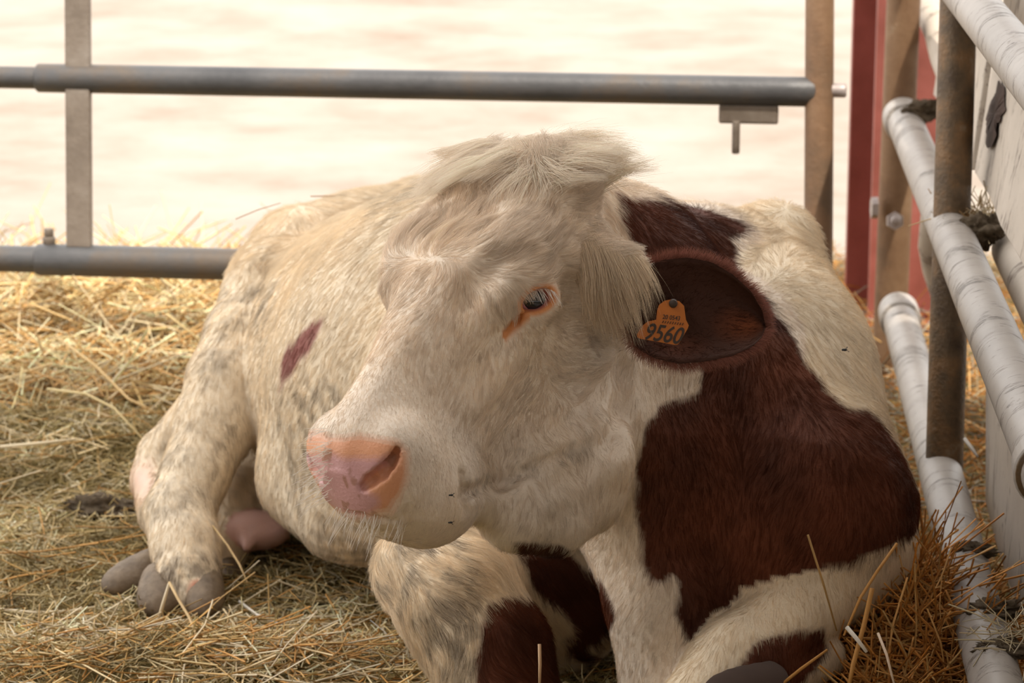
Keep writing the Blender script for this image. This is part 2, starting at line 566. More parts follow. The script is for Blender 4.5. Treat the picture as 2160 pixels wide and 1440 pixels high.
hole2 = []
for i_, q_ in enumerate(hole):
    n_ = hole[(i_ + 1) % len(hole)]
    for s_ in (0, .33, .66):
        hole2.append((q_[0] + (n_[0] - q_[0]) * s_ + rng.normal(0, 2.0), q_[1] + (n_[1] - q_[1]) * s_ + rng.normal(0, 2.5)))
hp = [on_board(*q) + np.array([-.004, -.002, 0]) for q in hole2]
cc = np.mean(hp, axis=0)
V = [p for p in hp] + [cc + (p - cc) * .55 + np.array([-.003, -.002, 0]) + rng.normal(0, .0006, 3) for p in hp] + [cc + np.array([-.001, 0, 0])]
n = len(hp)
F = [(i, (i + 1) % n, n + (i + 1) % n, n + i) for i in range(n)] + [(n + i, n + (i + 1) % n, 2 * n) for i in range(n)]
mesh_obj('rust_patch', V, F, M['nestdark'], fb, smooth=False)


# ---------------------------------------------------------------- dried dung stuck on the rails
def lump(name, c, r, squash, seed, label, mat='dung', cat='dung clump', stretch=(1, 1, 1)):
    rg = np.random.default_rng(seed)
    nu, nv = 40, 26
    V, F = [], []
    D = []
    for i in range(nv + 1):
        ph = math.pi * i / nv
        for j in range(nu):
            th = 2 * math.pi * j / nu
            D.append((math.sin(ph) * math.cos(th), math.sin(ph) * math.sin(th), math.cos(ph)))
    D = np.array(D)
    rad = 1 + .30 * vnoise(D + seed, 3) + .24 * vnoise(D + seed * 2, 9, 1) + .12 * vnoise(D, 20, 2)
    V = D * rad[:, None] * r * np.array([1, 1, squash]) * np.array(stretch) + np.asarray(c)
    for i in range(nv):
        for j in range(nu):
            F.append((i * nu + j, i * nu + (j + 1) % nu, (i + 1) * nu + (j + 1) % nu, (i + 1) * nu + j))
    o = fast_mesh(name, V, F, M[mat])
    tag(o, label, cat)
    return o


ml = lambda t, z=.59: fence_pt(t, .712, .838, z)
lump('dung_clump', ml(5.98) + np.array([.03, -.02, .038]), .03, .7, 3, 'dark dried dung clump on the far end of the middle fence rail', stretch=(1.3, 1, 1))
lump('dung_clump', ml(4.86) + np.array([.048, -.01, .022]), .026, .9, 5, 'dark dung packed behind the foot of the rusty post on the middle rail', stretch=(1.3, 1.2, 1.1))
ll = lambda t, z=.185: fence_pt(t, .690, .829, z)
lump('dung_clump', ll(4.42) + np.array([.012, 0, .033]), .02, .45, 8, 'flat dung smear on the lower rail just below the rusty post', stretch=(1.5, .9, 1))
lump('dung_clump', ll(4.16) + np.array([.016, 0, .032]), .026, .42, 9, 'wide crust of dung on the lower rail near the straw', stretch=(1.4, 1.2, 1))
lump('dung_clump', ll(4.0) + np.array([.016, 0, .032]), .026, .42, 12, 'dung and straw crust on the lower rail at the picture edge', stretch=(1.4, 1.0, 1))
lump('dung_clump', at(225, 1075, tground(1095)), .05, .45, 21, 'dark grey dung heap on the bedding behind the hind foot', stretch=(1.25, .8, 1))

# ================================================================ the cow
# head frame (camera right / up / towards viewer) turned into world axes
def camvec(x, y, z):
    return RIGHT * x + UP * y - FWD * z


HY = unit(camvec(.75, -.05, .66))              # towards the cow's left
HX = camvec(-.48, -.727, .49)
HX = unit(HX - HY * (HX @ HY))                 # towards the nose
HZ = np.cross(HX, HY)                          # up out of the forehead
HO = at(994, 623, 3.80)
HR = np.stack([HX, HY, HZ])                    # rows


def hw(x, y, z):
    return HO + HX * x + HY * y + HZ * z


def to_head(P):
    return (P - HO) @ HR.T


# ---- head stations: x, top, bottom, half widths at bottom / lower / middle / upper / top
ST = np.array([
    [-.235, .020, -.040, .030, .050, .060, .055, .040],
    [-.205, .050, -.100, .045, .066, .086, .094, .080],
    [-.160, .072, -.160, .050, .074, .096, .102, .084],
    [-.090, .086, -.205, .050, .080, .104, .112, .092],
    [-.030, .090, -.222, .048, .080, .106, .116, .094],
    [ .030, .088, -.215, .046, .076, .100, .106, .082],
    [ .080, .083, -.190, .044, .068, .088, .086, .062],
    [ .135, .076, -.165, .044, .062, .074, .068, .048],
    [ .185, .068, -.148, .050, .068, .072, .062, .042],
    [ .230, .064, -.142, .058, .080, .082, .068, .044],
    [ .270, .062, -.140, .062, .086, .090, .074, .048],
    [ .300, .054, -.132, .060, .084, .088, .072, .046],
    [ .320, .040, -.118, .052, .074, .078, .062, .038],
    [ .333, .018, -.092, .036, .054, .058, .046, .026],
])


def _dens(ST, n=240):
    x = ST[:, 0]; xs = np.linspace(x[0], x[-1], n)
    out = [xs]
    for c in range(1, ST.shape[1]):
        y = ST[:, c]
        m = np.gradient(y, x)
        i = np.clip(np.searchsorted(x, xs) - 1, 0, len(x) - 2)
        h = x[i + 1] - x[i]; s = (xs - x[i]) / h
        h00 = 2 * s**3 - 3 * s**2 + 1; h10 = s**3 - 2 * s**2 + s
        h01 = -2 * s**3 + 3 * s**2; h11 = s**3 - s**2
        out.append(h00 * y[i] + h10 * h * m[i] + h01 * y[i + 1] + h11 * h * m[i + 1])
    return np.stack(out, 1)


STD = _dens(ST)


def d_head(P):
    q = to_head(P)
    x, y, z = q[:, 0], q[:, 1], q[:, 2]
    x0, x1 = STD[0, 0], STD[-1, 0]
    xc = np.clip(x, x0, x1)
    g = lambda c: np.interp(xc, STD[:, 0], STD[:, c])
    zt, zb = g(1), g(2)
    zc = (zt + zb) / 2; hz = (zt - zb) / 2
    v = (z - zc) / hz
    vc = np.clip(v, -1, 1)
    s = (vc + 1) * 2                        # 0..4
    ws = np.stack([g(3), g(4), g(5), g(6), g(7)], 1)
    i = np.clip(s.astype(int), 0, 3); f = s - i
    f = f * f * (3 - 2 * f) * .5 + f * .5
    r = np.arange(len(P))
    w = ws[r, i] * (1 - f) + ws[r, i + 1] * f
    # the table gives widths of a box-like section; round it off top and bottom
    n = (np.abs(y / w) ** 3.2 + np.abs(v) ** 3.2) ** (1 / 3.2)
    d = (n - 1) * np.minimum(w, hz) * .8
    dx = np.maximum(np.maximum(x0 - x, x - x1), 0)
    return np.where(dx > 0, np.sqrt(np.maximum(d, 0) ** 2 + dx ** 2), d)


PR = []    # primitives


def add(fn, lo, hi, k, op, grp):
    PR.append((fn, np.asarray(lo, float), np.asarray(hi, float), k, op, grp))


def cone(a, b, ra, rb, k=.03, op='u', grp='body'):
    a = np.asarray(a, float); b = np.asarray(b, float)
    ba = b - a; L2 = max(ba @ ba, 1e-9)

    def fn(P):
        pa = P - a
        t = np.clip(pa @ ba / L2, 0, 1)
        return np.linalg.norm(pa - t[:, None] * ba, axis=1) - (ra + (rb - ra) * t)
    r = max(ra, rb)
    add(fn, np.minimum(a, b) - r, np.maximum(a, b) + r, k, op, grp)


def chain(pts, k=.03, op='u', grp='body'):
    for (a, ra), (b, rb) in zip(pts[:-1], pts[1:]):
        cone(a, b, ra, rb, k, op, grp)


def ell(c, axes, r, k=.03, op='u', grp='body'):
    c = np.asarray(c, float); A = np.asarray(axes, float); r = np.asarray(r, float)

    def fn(P):
        q = (P - c) @ A.T
        k0 = np.linalg.norm(q / r, axis=1); k1 = np.linalg.norm(q / (r * r), axis=1)
        return np.where(k1 > 1e-9, k0 * (k0 - 1) / np.maximum(k1, 1e-9), -r.min())
    m = r.max()
    add(fn, c - m, c + m, k, op, grp)


CAMAX = np.stack([RIGHT, UP, -FWD])


def pr(px, py, t, rpx):
    """spot and radius given in photo pixels at depth t"""
    return (at(px, py, t), rpx * t / FPX)


# ---- trunk
chain([pr(1640, 522, 4.55, 92), pr(1605, 780, 4.42, 225), pr(1592, 1045, 4.34, 342)], k=.05)
chain([pr(1500, 860, 4.45, 330), pr(1200, 800, 4.65, 420), pr(1010, 810, 4.85, 430), pr(870, 790, 5.05, 350), pr(800, 750, 5.25, 300)], k=.06)
chain([pr(640, 540, 5.25, 108), pr(780, 545, 5.35, 130), pr(900, 475, 5.5, 105)], k=.06)     # hips and croup
chain([pr(1430, 560, 4.45, 120), pr(1600, 540, 4.55, 90)], k=.05)                           # withers
chain([pr(1590, 1110, 4.3, 300), pr(1480, 1260, 4.25, 190)], k=.05)                         # brisket floor
# ---- neck
chain([pr(1150, 520, 3.98, 150), pr(1300, 640, 4.12, 215), pr(1440, 830, 4.3, 260)], k=.06, grp='neck')
chain([pr(1190, 450, 4.0, 110), pr(1330, 520, 4.2, 100), pr(1480, 550, 4.45, 100)], k=.06, grp='neck')
chain([pr(1210, 800, 4.0, 150), pr(1330, 960, 4.15, 180), pr(1420, 1120, 4.22, 190)], k=.05, grp='neck')
chain([pr(1330, 1050, 4.1, 110), pr(1385, 1260, 4.12, 100), pr(1420, 1480, 4.15, 110)], k=.04, grp='neck')   # dewlap down the brisket
# loose throat skin
chain([pr(1010, 1050, 3.78, 50), pr(1090, 1085, 3.82, 70), pr(1165, 1095, 3.86, 68), pr(1230, 1040, 3.95, 90)], k=.03, grp='neck')
chain([pr(1120, 1000, 3.83, 85), pr(1230, 960, 3.92, 110)], k=.03, grp='neck')
# ---- folded foreleg in front
chain([pr(890, 1205, 4.22, 100), pr(960, 1260, 4.2, 128), pr(1030, 1370, 4.18, 122), pr(1075, 1520, 4.15, 120)], k=.03, grp='foreleg')
chain([pr(900, 1200, 4.25, 95), pr(1000, 1225, 4.35, 105), pr(1180, 1290, 4.5, 130)], k=.03, grp='foreleg')
# ---- far foreleg tucked under the chest
chain([pr(1850, 1165, 4.28, 85), pr(1700, 1270, 4.16, 85), pr(1560, 1400, 4.06, 95), pr(1480, 1500, 4.02, 95)], k=.02, grp='farleg')
chain([pr(1730, 1380, 4.16, 50), pr(1620, 1425, 4.08, 65), pr(1530, 1480, 4.05, 60)], k=.012, grp='farleg')
# ---- hind leg
chain([pr(625, 545, 5.2, 105), pr(560, 640, 5.1, 95), pr(497, 700, 5.02, 62), pr(474, 800, 4.98, 78), pr(452, 900, 4.95, 84), pr(412, 1000, 4.9, 70),
       pr(378, 1085, 4.86, 72), pr(392, 1150, 4.82, 72), pr(398, 1215, 4.78, 66), pr(418, 1250, 4.75, 48)], k=.014, grp='hindleg')
chain([pr(590, 600, 5.12, 95), pr(600, 760, 5.08, 60), pr(580, 900, 5.08, 60)], k=.04, grp='body')          # flank fold
chain([pr(430, 870, 5.08, 60), pr(345, 960, 5.12, 50), pr(328, 1010, 5.1, 48), pr(350, 1080, 5.0, 60)], k=.02, grp='hock')
chain([pr(300, 1215, 4.86, 35), pr(390, 1190, 4.86, 50)], k=.015, grp='hindleg')
chain([pr(560, 900, 5.15, 70), pr(545, 1010, 5.12, 90), pr(540, 1080, 5.1, 70)], k=.03, grp='body')
chain([pr(490, 1040, 5.05, 60), pr(470, 1150, 5.0, 50), pr(480, 1200, 4.98, 32)], k=.02, grp='hindleg')
# ---- udder with teat
ell(at(540, 1118, 5.0), CAMAX, (.062, .036, .05), k=.015, grp='udder')
cone(at(535, 1120, 4.97), at(521, 1152, 4.95), .018, .009, k=.012, grp='udder')
# belly hem
chain([pr(720, 1090, 4.75, 95), pr(690, 1000, 4.85, 150)], k=.05)

# ---- head
add(d_head, HO - .42, HO + .42, .035, 'u', 'head')
HA = np.stack([HX, HY, HZ])
for s in (1, -1):
    g = 'head'
    ell(hw(-.03, s * .088, .040), HA, (.075, .034, .040), k=.045, grp=g)          # brow
    ell(hw(-.085, s * .082, -.10), HA, (.09, .036, .095), k=.04, grp=g)          # cheek muscle
    cone(hw(.03, s * .094, -.03), hw(.14, s * .066, -.05), .016, .012, k=.03, grp=g)                # cheek bone ridge
    cone(hw(-.10, s * .090, -.03), hw(-.125, s * .140, -.065), .045, .034, k=.035, grp=g)             # ear root
    ell(hw(.275, s * .058, -.005), HA, (.045, .034, .045), k=.025, grp=g)         # nostril wing
    ell(hw(.262, s * .048, -.085), HA, (.055, .042, .042), k=.025, grp=g)           # upper lip
    cone(hw(-.10, s * .055, -.195), hw(.10, s * .042, -.175), .022, .018, k=.03, grp=g)               # jaw bar
ell(hw(-.185, 0, .038), HA, (.05, .100, .042), k=.06, grp='head')                 # poll
ell(hw(.225, 0, -.128), HA, (.055, .050, .026), k=.02, grp='head')                # chin
chain([pr(790, 1030, 3.66, 62), pr(905, 1042, 3.72, 68), pr(925, 1020, 3.74, 60)], k=.06, grp='head')      # lips
chain([pr(860, 1075, 3.71, 36), pr(935, 1065, 3.75, 38)], k=.012, grp='head')      # lower lip


def smin(a, b, k):
    h = np.clip(.5 + .5 * (b - a) / k, 0, 1)
    return b * (1 - h) + a * h - k * h * (1 - h)


def smax(a, b, k):
    return -smin(-a, -b, k)


def field(P, want_grp=False):
    F = np.full(len(P), 1.0)
    best = np.full(len(P), 9.0); gi = np.zeros(len(P), int)
    for fn, lo, hi, k, op, grp in PR:
        m = np.all((P > lo - k - .05) & (P < hi + k + .05), axis=1)
        if not m.any(): continue
        idx = np.nonzero(m)[0]
        d = fn(P[idx])
        if op == 'u':
            F[idx] = smin(F[idx], d, k)
            if want_grp:
                b = d < best[idx]
                best[idx[b]] = d[b]; gi[idx[b]] = GROUPS.index(grp)
        else:
            F[idx] = smax(F[idx], -d, k)
    return (F, gi) if want_grp else F


GROUPS = ['body', 'neck', 'head', 'foreleg', 'farleg', 'hindleg', 'hock', 'udder']


def grad(P, e=.0015):
    g = np.stack([field(P + e * EX) - field(P - e * EX), field(P + e * EY) - field(P - e * EY), field(P + e * EZ) - field(P - e * EZ)], 1)
    return unit(g)


def surf(px, py, t0=3.3, t1=5.9):
    """first point of the animal met along a line of sight"""
    t = np.arange(t0, t1, .002)
    P = CAMP + t[:, None] * (FWD + RIGHT * (px - 1080) / FPX + UP * (720 - py) / FPX)
    F = field(P)
    i = np.nonzero(F < 0)[0]
    if not len(i): return None
    return P[i[0]]


def groove(px_pts, radii, depth, k=.01, mirror=False, grp='head'):
    pts = []
    dl = depth if isinstance(depth, list) else [depth] * len(radii)
    for (a, b), r, depth in zip(px_pts, radii, dl):
        p = surf(a, b)
        n = grad(p[None])[0]
        pts.append((p + n * (r - depth), r))
    out = [pts]
    if mirror:
        mp = []
        for p, r in pts:
            q = to_head(p[None])[0]
            mp.append((hw(q[0], -q[1], q[2]), r))
        out.append(mp)
    return [(c, k, grp) for c in out]


# carved features: worked out on the uncarved head first, then cut
CUT = []
CUT += groove([(768, 1026), (782, 1014), (803, 1000), (822, 980), (834, 960), (838, 946)], [.006, .0075, .0085, .0085, .007, .004], [.010, .012, .015, .019, .019, .009], k=.006, mirror=True)      # nostrils
CUT += groove([(735, 1082), (765, 1089), (800, 1095), (830, 1099)], [.002, .0022, .002, .001], .0025, k=.010, mirror=False)      # mouth line
CUT += groove([(978, 1000), (984, 1040), (986, 1075)], [.005, .006, .005], .009, k=.012)                                           # fold behind the lip
CUT += groove([(985, 1040), (1060, 1015), (1130, 985), (1200, 950), (1250, 930)], [.006, .007, .007, .006, .004], .013, k=.016)     # under the jaw
CUT += groove([(1308, 700), (1316, 780), (1312, 860), (1290, 930)], [.006, .008, .008, .006], .009, k=.025)                        # behind the jaw
CUT += groove([(1265, 640), (1262, 700), (1275, 740)], [.005, .006, .005], .005, k=.02)
CUT += groove([(1160, 1020), (1235, 985), (1300, 930)], [.008, .008, .006], .006, k=.03)
CUT += groove([(985, 640), (1000, 600), (1040, 560), (1090, 535)], [.006, .008, .008, .006], .005, k=.03)                            # above the eye
CUT += groove([(1180, 560), (1205, 610), (1200, 680)], [.006, .008, .006], .005, k=.03)
# eye opening
EYE = surf(1131, 632)
eN = grad(EYE[None])[0]
eN = unit(camvec(.42, -.02, .9))
e1 = camvec(.965, .26, 0); e1 = unit(e1 - eN * (e1 @ eN))      # inner to outer corner
e2 = np.cross(eN, e1)
if e2 @ UP < 0: e2 = -e2


def mir(p):
    q = to_head(np.asarray(p)[None])[0]
    return hw(q[0], -q[1], q[2])


def mirv(v):
    q = HR @ v
    return HX * q[0] - HY * q[1] + HZ * q[2]


EYES = [(EYE, eN, e1, e2), (mir(EYE), mirv(eN), mirv(e1), mirv(e2))]
for (E, n_, a_, b_) in EYES:
    ell(E - n_ * .013, np.stack([a_, b_, n_]), (.044, .033, .017), k=.022, grp='head')      # orbit
for c in CUT:
    chain(c[0], k=c[1], op='s', grp=c[2])
for (E, n_, a_, b_) in EYES:
    ell(E + n_ * .002, np.stack([a_, b_, n_]), (.0255, .0150, .020), k=.004, op='s', grp='head')
    arc = [(-.027, -.010), (-.020, .009), (-.008, .0175), (.008, .0175), (.021, .009), (.027, -.001)]
    chain([(E + a_ * u + b_ * v - n_ * (.004 + 5 * u * u), .0042) for u, v in arc], k=.008, grp='head')
    arc = [(-.027, -.010), (-.012, -.0165), (.006, -.0165), (.020, -.010), (.027, -.001)]
    chain([(E + a_ * u + b_ * v - n_ * (.005 + 5 * u * u), .0036) for u, v in arc], k=.008, grp='head')
    chain([(E - a_ * .028 - b_ * .012 - n_ * .004, .004), (E - a_ * .046 - b_ * .032 - n_ * .004, .003)], k=.012, op='s', grp='head')

# ---- field on a grid, surface nets
HV = .0075
lo = np.array([-.72, 3.25, -.06]); hi = np.array([.78, 5.85, .98])
NX, NY, NZ = (np.ceil((hi - lo) / HV).astype(int) + 1)
gx = lo[0] + HV * np.arange(NX); gy = lo[1] + HV * np.arange(NY); gzz = lo[2] + HV * np.arange(NZ)
FG = np.full((NX, NY, NZ), 1.0, np.float32)
for fn, plo, phi, k, op, grp in PR:
    i0 = np.clip(np.floor((plo - k - .03 - lo) / HV).astype(int), 0, [NX, NY, NZ])
    i1 = np.clip(np.ceil((phi + k + .03 - lo) / HV).astype(int) + 1, 0, [NX, NY, NZ])
    if np.any(i1 <= i0): continue
    X, Y, Z = np.meshgrid(gx[i0[0]:i1[0]], gy[i0[1]:i1[1]], gzz[i0[2]:i1[2]], indexing='ij')
    d = fn(np.stack([X.ravel(), Y.ravel(), Z.ravel()], 1)).reshape(X.shape)
    s = (slice(i0[0], i1[0]), slice(i0[1], i1[1]), slice(i0[2], i1[2]))
    FG[s] = smin(FG[s], d, k) if op == 'u' else smax(FG[s], -d, k)
FG[:, :, 0] = 1


def surface_nets(F, lo, h):
    nx, ny, nz = F.shape
    S = F < 0
    c = np.zeros((nx - 1, ny - 1, nz - 1), np.int8)
    for dx in (0, 1):
        for dy in (0, 1):
            for dz in (0, 1):
                c += S[dx:nx - 1 + dx, dy:ny - 1 + dy, dz:nz - 1 + dz]
    act = (c > 0) & (c < 8)
    idx = np.argwhere(act)
    vid = -np.ones(act.shape, np.int64)
    vid[act] = np.arange(len(idx))
    corners = {}
    for dx in (0, 1):
        for dy in (0, 1):
            for dz in (0, 1):
                corners[(dx, dy, dz)] = F[idx[:, 0] + dx, idx[:, 1] + dy, idx[:, 2] + dz]
    acc = np.zeros((len(idx), 3)); cnt = np.zeros(len(idx))
    ks = list(corners)
    for a in ks:
        for ax in range(3):
            if a[ax] == 0:
                b = list(a); b[ax] = 1; b = tuple(b)
                fa, fb_ = corners[a], corners[b]
                m = (fa < 0) != (fb_ < 0)
                t = np.where(m, fa / np.where(m, fa - fb_, 1), 0)
                p = np.array(a, float)[None, :].repeat(len(idx), 0)
                p[:, ax] += t
                acc[m] += p[m]; cnt[m] += 1
    V = lo + h * (idx + acc / cnt[:, None])
    Q = []
    for ax in range(3):
        sl0 = [slice(None)] * 3; sl1 = [slice(None)] * 3
        sl0[ax] = slice(0, -1); sl1[ax] = slice(1, None)
        s0 = S[tuple(sl0)]; s1 = S[tuple(sl1)]
        e = np.argwhere(s0 != s1)
        u, v = [(1, 2), (2, 0), (0, 1)][ax]
        ok = (e[:, u] > 0) & (e[:, v] > 0) & (e[:, u] < F.shape[u] - 1) & (e[:, v] < F.shape[v] - 1)
        e = e[ok]
        flip = ~s0[e[:, 0], e[:, 1], e[:, 2]]

        def cell(du, dv):
            q = e.copy(); q[:, u] += du; q[:, v] += dv
            return vid[q[:, 0], q[:, 1], q[:, 2]]
        q = np.stack([cell(-1, -1), cell(0, -1), cell(0, 0), cell(-1, 0)], 1)
        q[flip] = q[flip][:, ::-1]
        Q.append(q)
    return V, np.concatenate(Q)


CV, CQ = surface_nets(FG, lo, HV)
del FG


def newton(V, idx=None, it=2):
    idx = np.arange(len(V)) if idx is None else idx
    for _ in range(it):
        P = V[idx]
        V[idx] = P - grad(P) * np.clip(field(P), -.006, .006)[:, None]
    return V


def relax(V, Q, it=2, w=.5):
    for _ in range(it):
        s = np.zeros_like(V); n = np.zeros(len(V))
        for a, b in ((0, 1), (1, 2), (2, 3), (3, 0)):
            np.add.at(s, Q[:, a], V[Q[:, b]]); np.add.at(s, Q[:, b], V[Q[:, a]])
            np.add.at(n, Q[:, a], 1); np.add.at(n, Q[:, b], 1)
        V = V + w * (s / np.maximum(n, 1)[:, None] - V)
    return V


CV = relax(CV, CQ, 3)
CV = newton(CV, None, 1)


def refine(V, Q, extra, sel):
    """split the chosen quads in four; neighbours take the new edge points as n-gons"""
    ed = np.sort(np.concatenate([Q[:, [0, 1]], Q[:, [1, 2]], Q[:, [2, 3]], Q[:, [3, 0]]]), axis=1)
    key = ed[:, 0] * (len(V) + 1) + ed[:, 1]
    uk, inv = np.unique(key, return_inverse=True)
    m = len(Q); inv = inv.reshape(4, m).T
    used = np.zeros(len(uk), bool); used[inv[sel].ravel()] = True
    mid = -np.ones(len(uk), np.int64); mid[used] = len(V) + np.arange(used.sum())
    ua = uk // (len(V) + 1); ub = uk % (len(V) + 1)
    VM = (V[ua[used]] + V[ub[used]]) / 2
    cid = len(V) + used.sum() + np.arange(sel.sum())
    VC = V[Q[sel]].mean(1)
    qs = Q[sel]; es = mid[inv[sel]]
    newq = np.concatenate([np.stack([qs[:, k], es[:, k], cid, es[:, (k + 3) % 4]], 1) for k in range(4)])
    rest = ~sel
    touch = rest & used[inv].any(1)
    keep = Q[rest & ~touch]
    ng = []
    for q, e in zip(Q[touch], mid[inv[touch]]):
        f = []
        for k in range(4):
            f.append(q[k])
            if e[k] >= 0: f.append(e[k])
        ng.append(tuple(int(x) for x in f))
    # n-gons already there keep their shape; their edges on the split border get points too
    emap = {}
    for a, b, c_ in zip(ua[used], ub[used], mid[used]): emap[(int(a), int(b))] = int(c_)
    ex2 = []
    for f in extra:
        g = []
        for k in range(len(f)):
            a, b = f[k], f[(k + 1) % len(f)]
            g.append(a)
            c_ = emap.get((min(a, b), max(a, b)))
            if c_ is not None: g.append(c_)
        ex2.append(tuple(g))
    start = len(V)
    V2 = np.concatenate([V, VM, VC])
    return V2, np.concatenate([keep, newq]), ex2 + ng, np.arange(start, len(V2))


fc = to_head(CV[CQ].mean(1))
sel = (np.abs(fc[:, 1]) < .2) & (fc[:, 0] > -.28) & (fc[:, 0] < .42) & (fc[:, 2] > -.25) & (fc[:, 2] < .16)
CV, CQ, CE, nv = refine(CV, CQ, [], sel)
CV = newton(CV, nv, 1)
fc = to_head(CV[CQ].mean(1))
eh = to_head(EYE[None])[0]
sel = ((fc[:, 0] > .17) & (np.abs(fc[:, 1]) < .12) & (fc[:, 2] > -.16) & (fc[:, 2] < .08)) | (np.hypot(np.hypot(fc[:, 0] - eh[0], np.abs(fc[:, 1]) - eh[1]), fc[:, 2] - eh[2]) < .06)
CV, CQ, CE, nv = refine(CV, CQ, CE, sel)
for _ in range(3):
    R_ = relax(CV, CQ, 1, .6)
    CV[nv] = R_[nv]
    CV = newton(CV, nv, 1)
CF, CG = field(CV, True)
CN = grad(CV)

# relief of the coat: waves over the forehead, loose skin folds on cheek and throat
_q = to_head(CV)
_ish = (CG == GROUPS.index('head')) | (CG == GROUPS.index('neck'))
_fw = np.clip((.05 - _q[:, 0]) / .05, 0, 1) * np.clip((_q[:, 2] + .01) / .04, 0, 1) * (CG == GROUPS.index('head'))
_wv = np.sin(55 * _q[:, 0] + 28 * np.abs(_q[:, 1]) + 2.2 * vnoise(CV, 16, 1)) + .6 * vnoise(CV, 60, 2)
_cw = np.clip((-_q[:, 2] - .04) / .06, 0, 1) * np.clip((.12 - _q[:, 0]) / .08, 0, 1) * _ish
_cv = np.sin(70 * _q[:, 0] - 45 * _q[:, 2] + 2.0 * vnoise(CV, 12, 0))
_disp = .0016 * _fw * _wv + .0010 * _cw * _cv * np.clip(vnoise(CV, 9, 2) + .5, 0, 1)
CV = CV + CN * _disp[:, None]


# ---- coat colours
def inpoly(px, py, poly):
    poly = np.asarray(poly, float)
    r = np.zeros(len(px), bool)
    j = len(poly) - 1
    for i in range(len(poly)):
        xi, yi = poly[i]; xj, yj = poly[j]
        c = ((yi > py) != (yj > py)) & (px < (xj - xi) * (py - yi) / (yj - yi + 1e-12) + xi)
        r ^= c
        j = i
    return r


BROWN_MAIN = [(1290, 405), (1400, 420), (1480, 440), (1545, 455), (1578, 470), (1582, 490), (1545, 498), (1555, 540), (1562, 590), (1620, 640), (1660, 690), (1690, 735),
              (1705, 772), (1740, 822), (1790, 862), (1830, 870), (1870, 900), (1912, 960), (1940, 1025), (2000, 1070), (1935, 1120), (1890, 1152), (1850, 1165), (1800, 1185),
              (1740, 1190), (1690, 1220), (1640, 1250), (1590, 1282), (1560, 1312), (1533, 1360), (1512, 1396), (1480, 1402), (1455, 1370), (1440, 1330), (1430, 1300),
              (1430, 1222), (1425, 1208), (1398, 1225), (1372, 1230), (1360, 1190), (1350, 1130), (1345, 1060), (1340, 1000), (1350, 960), (1372, 890), (1398, 850),
              (1440, 838), (1470, 825), (1482, 790), (1484, 765), (1430, 690), (1380, 600), (1350, 530), (1310, 470)]
BROWN_UNDER = [(1555, 1405), (1600, 1352), (1680, 1328), (1745, 1330), (1760, 1370), (1700, 1440), (1560, 1480), (1540, 1440)]
BROWN_KNEE = [(1015, 1560), (1003, 1400), (1010, 1330), (1020, 1275), (1060, 1260), (1105, 1252), (1180, 1240), (1200, 1560)]
BROWN_ARM = [(1080, 1150), (1190, 1150), (1240, 1200), (1275, 1240), (1300, 1300), (1280, 1335), (1240, 1362), (1245, 1400), (1300, 1500), (1255, 1440), (1225, 1400), (1185, 1352),
             (1207, 1330), (1190, 1310), (1160, 1275), (1130, 1240), (1108, 1190)]
RED_FLANK = [(682, 664), (640, 695), (610, 740), (592, 790), (588, 822), (622, 782), (656, 737), (674, 700)]
# places where dung and dust have stuck to the coat: outline, strength
DIRT = [([(830, 1110), (960, 1110), (1000, 1170), (1010, 1260), (1010, 1440), (960, 1500), (860, 1330), (770, 1200)], .75, ('foreleg',)),
        ([(540, 520), (572, 520), (580, 600), (560, 700), (530, 640)], .8, ('body', 'hindleg')),
        ([(460, 600), (540, 590), (560, 680), (470, 800), (400, 820), (430, 700)], .4, ('hindleg', 'body')),
        ([(330, 900), (520, 860), (490, 1000), (420, 1080), (290, 1110), (300, 1040)], .45, ('hindleg', 'hock')),
        ([(300, 1170), (470, 1170), (480, 1320), (290, 1320)], .8, ('hindleg',)),
        ([(560, 820), (700, 790), (760, 880), (690, 900), (660, 1060), (820, 1120), (780, 1220), (640, 1180), (590, 1060)], .5, ('body', 'neck')),
        ([(780, 400), (930, 360), (930, 430), (860, 500), (800, 490)], .45, ('body',)),
        ([(975, 1025), (1100, 985), (1230, 930), (1250, 950), (1110, 1015), (980, 1050)], .75, ('head', 'neck')),
        ([(1080, 940), (1112, 930), (1118, 965), (1090, 985)], .8, ('head', 'neck')),
        ([(1060, 1040), (1110, 1030), (1110, 1120), (1070, 1120)], .45, ('head', 'neck')),
        ([(1120, 1090), (1220, 1080), (1215, 1170), (1080, 1165)], .25, ('neck',))]

NOSE_ALL = [(600, 900), (690, 925), (760, 920), (800, 926), (840, 932), (858, 950), (862, 990), (852, 1030), (838, 1060), (822, 1082), (780, 1088), (720, 1082), (600, 1060)]
NOSE_PINK = [(600, 950), (690, 957), (740, 968), (800, 965), (825, 955), (822, 975), (790, 990), (765, 1010), (770, 1040), (800, 1050), (800, 1075), (770, 1085), (600, 1070)]
C_WHITE = np.array([.77, .66, .545])
C_BODY = np.array([.76, .64, .48])
C_BROWN = np.array([.098, .028, .012])
C_DIRT = np.array([.17, .13, .095])


def soft_in(px, py, poly, soft):
    """share of a small ring of neighbours lying inside, softens the patch edge"""
    s = inpoly(px, py, poly).astype(float)
    for k in range(6):
        a = k * 1.047
        s += inpoly(px + soft * math.cos(a), py + soft * math.sin(a), poly)
    return s / 7


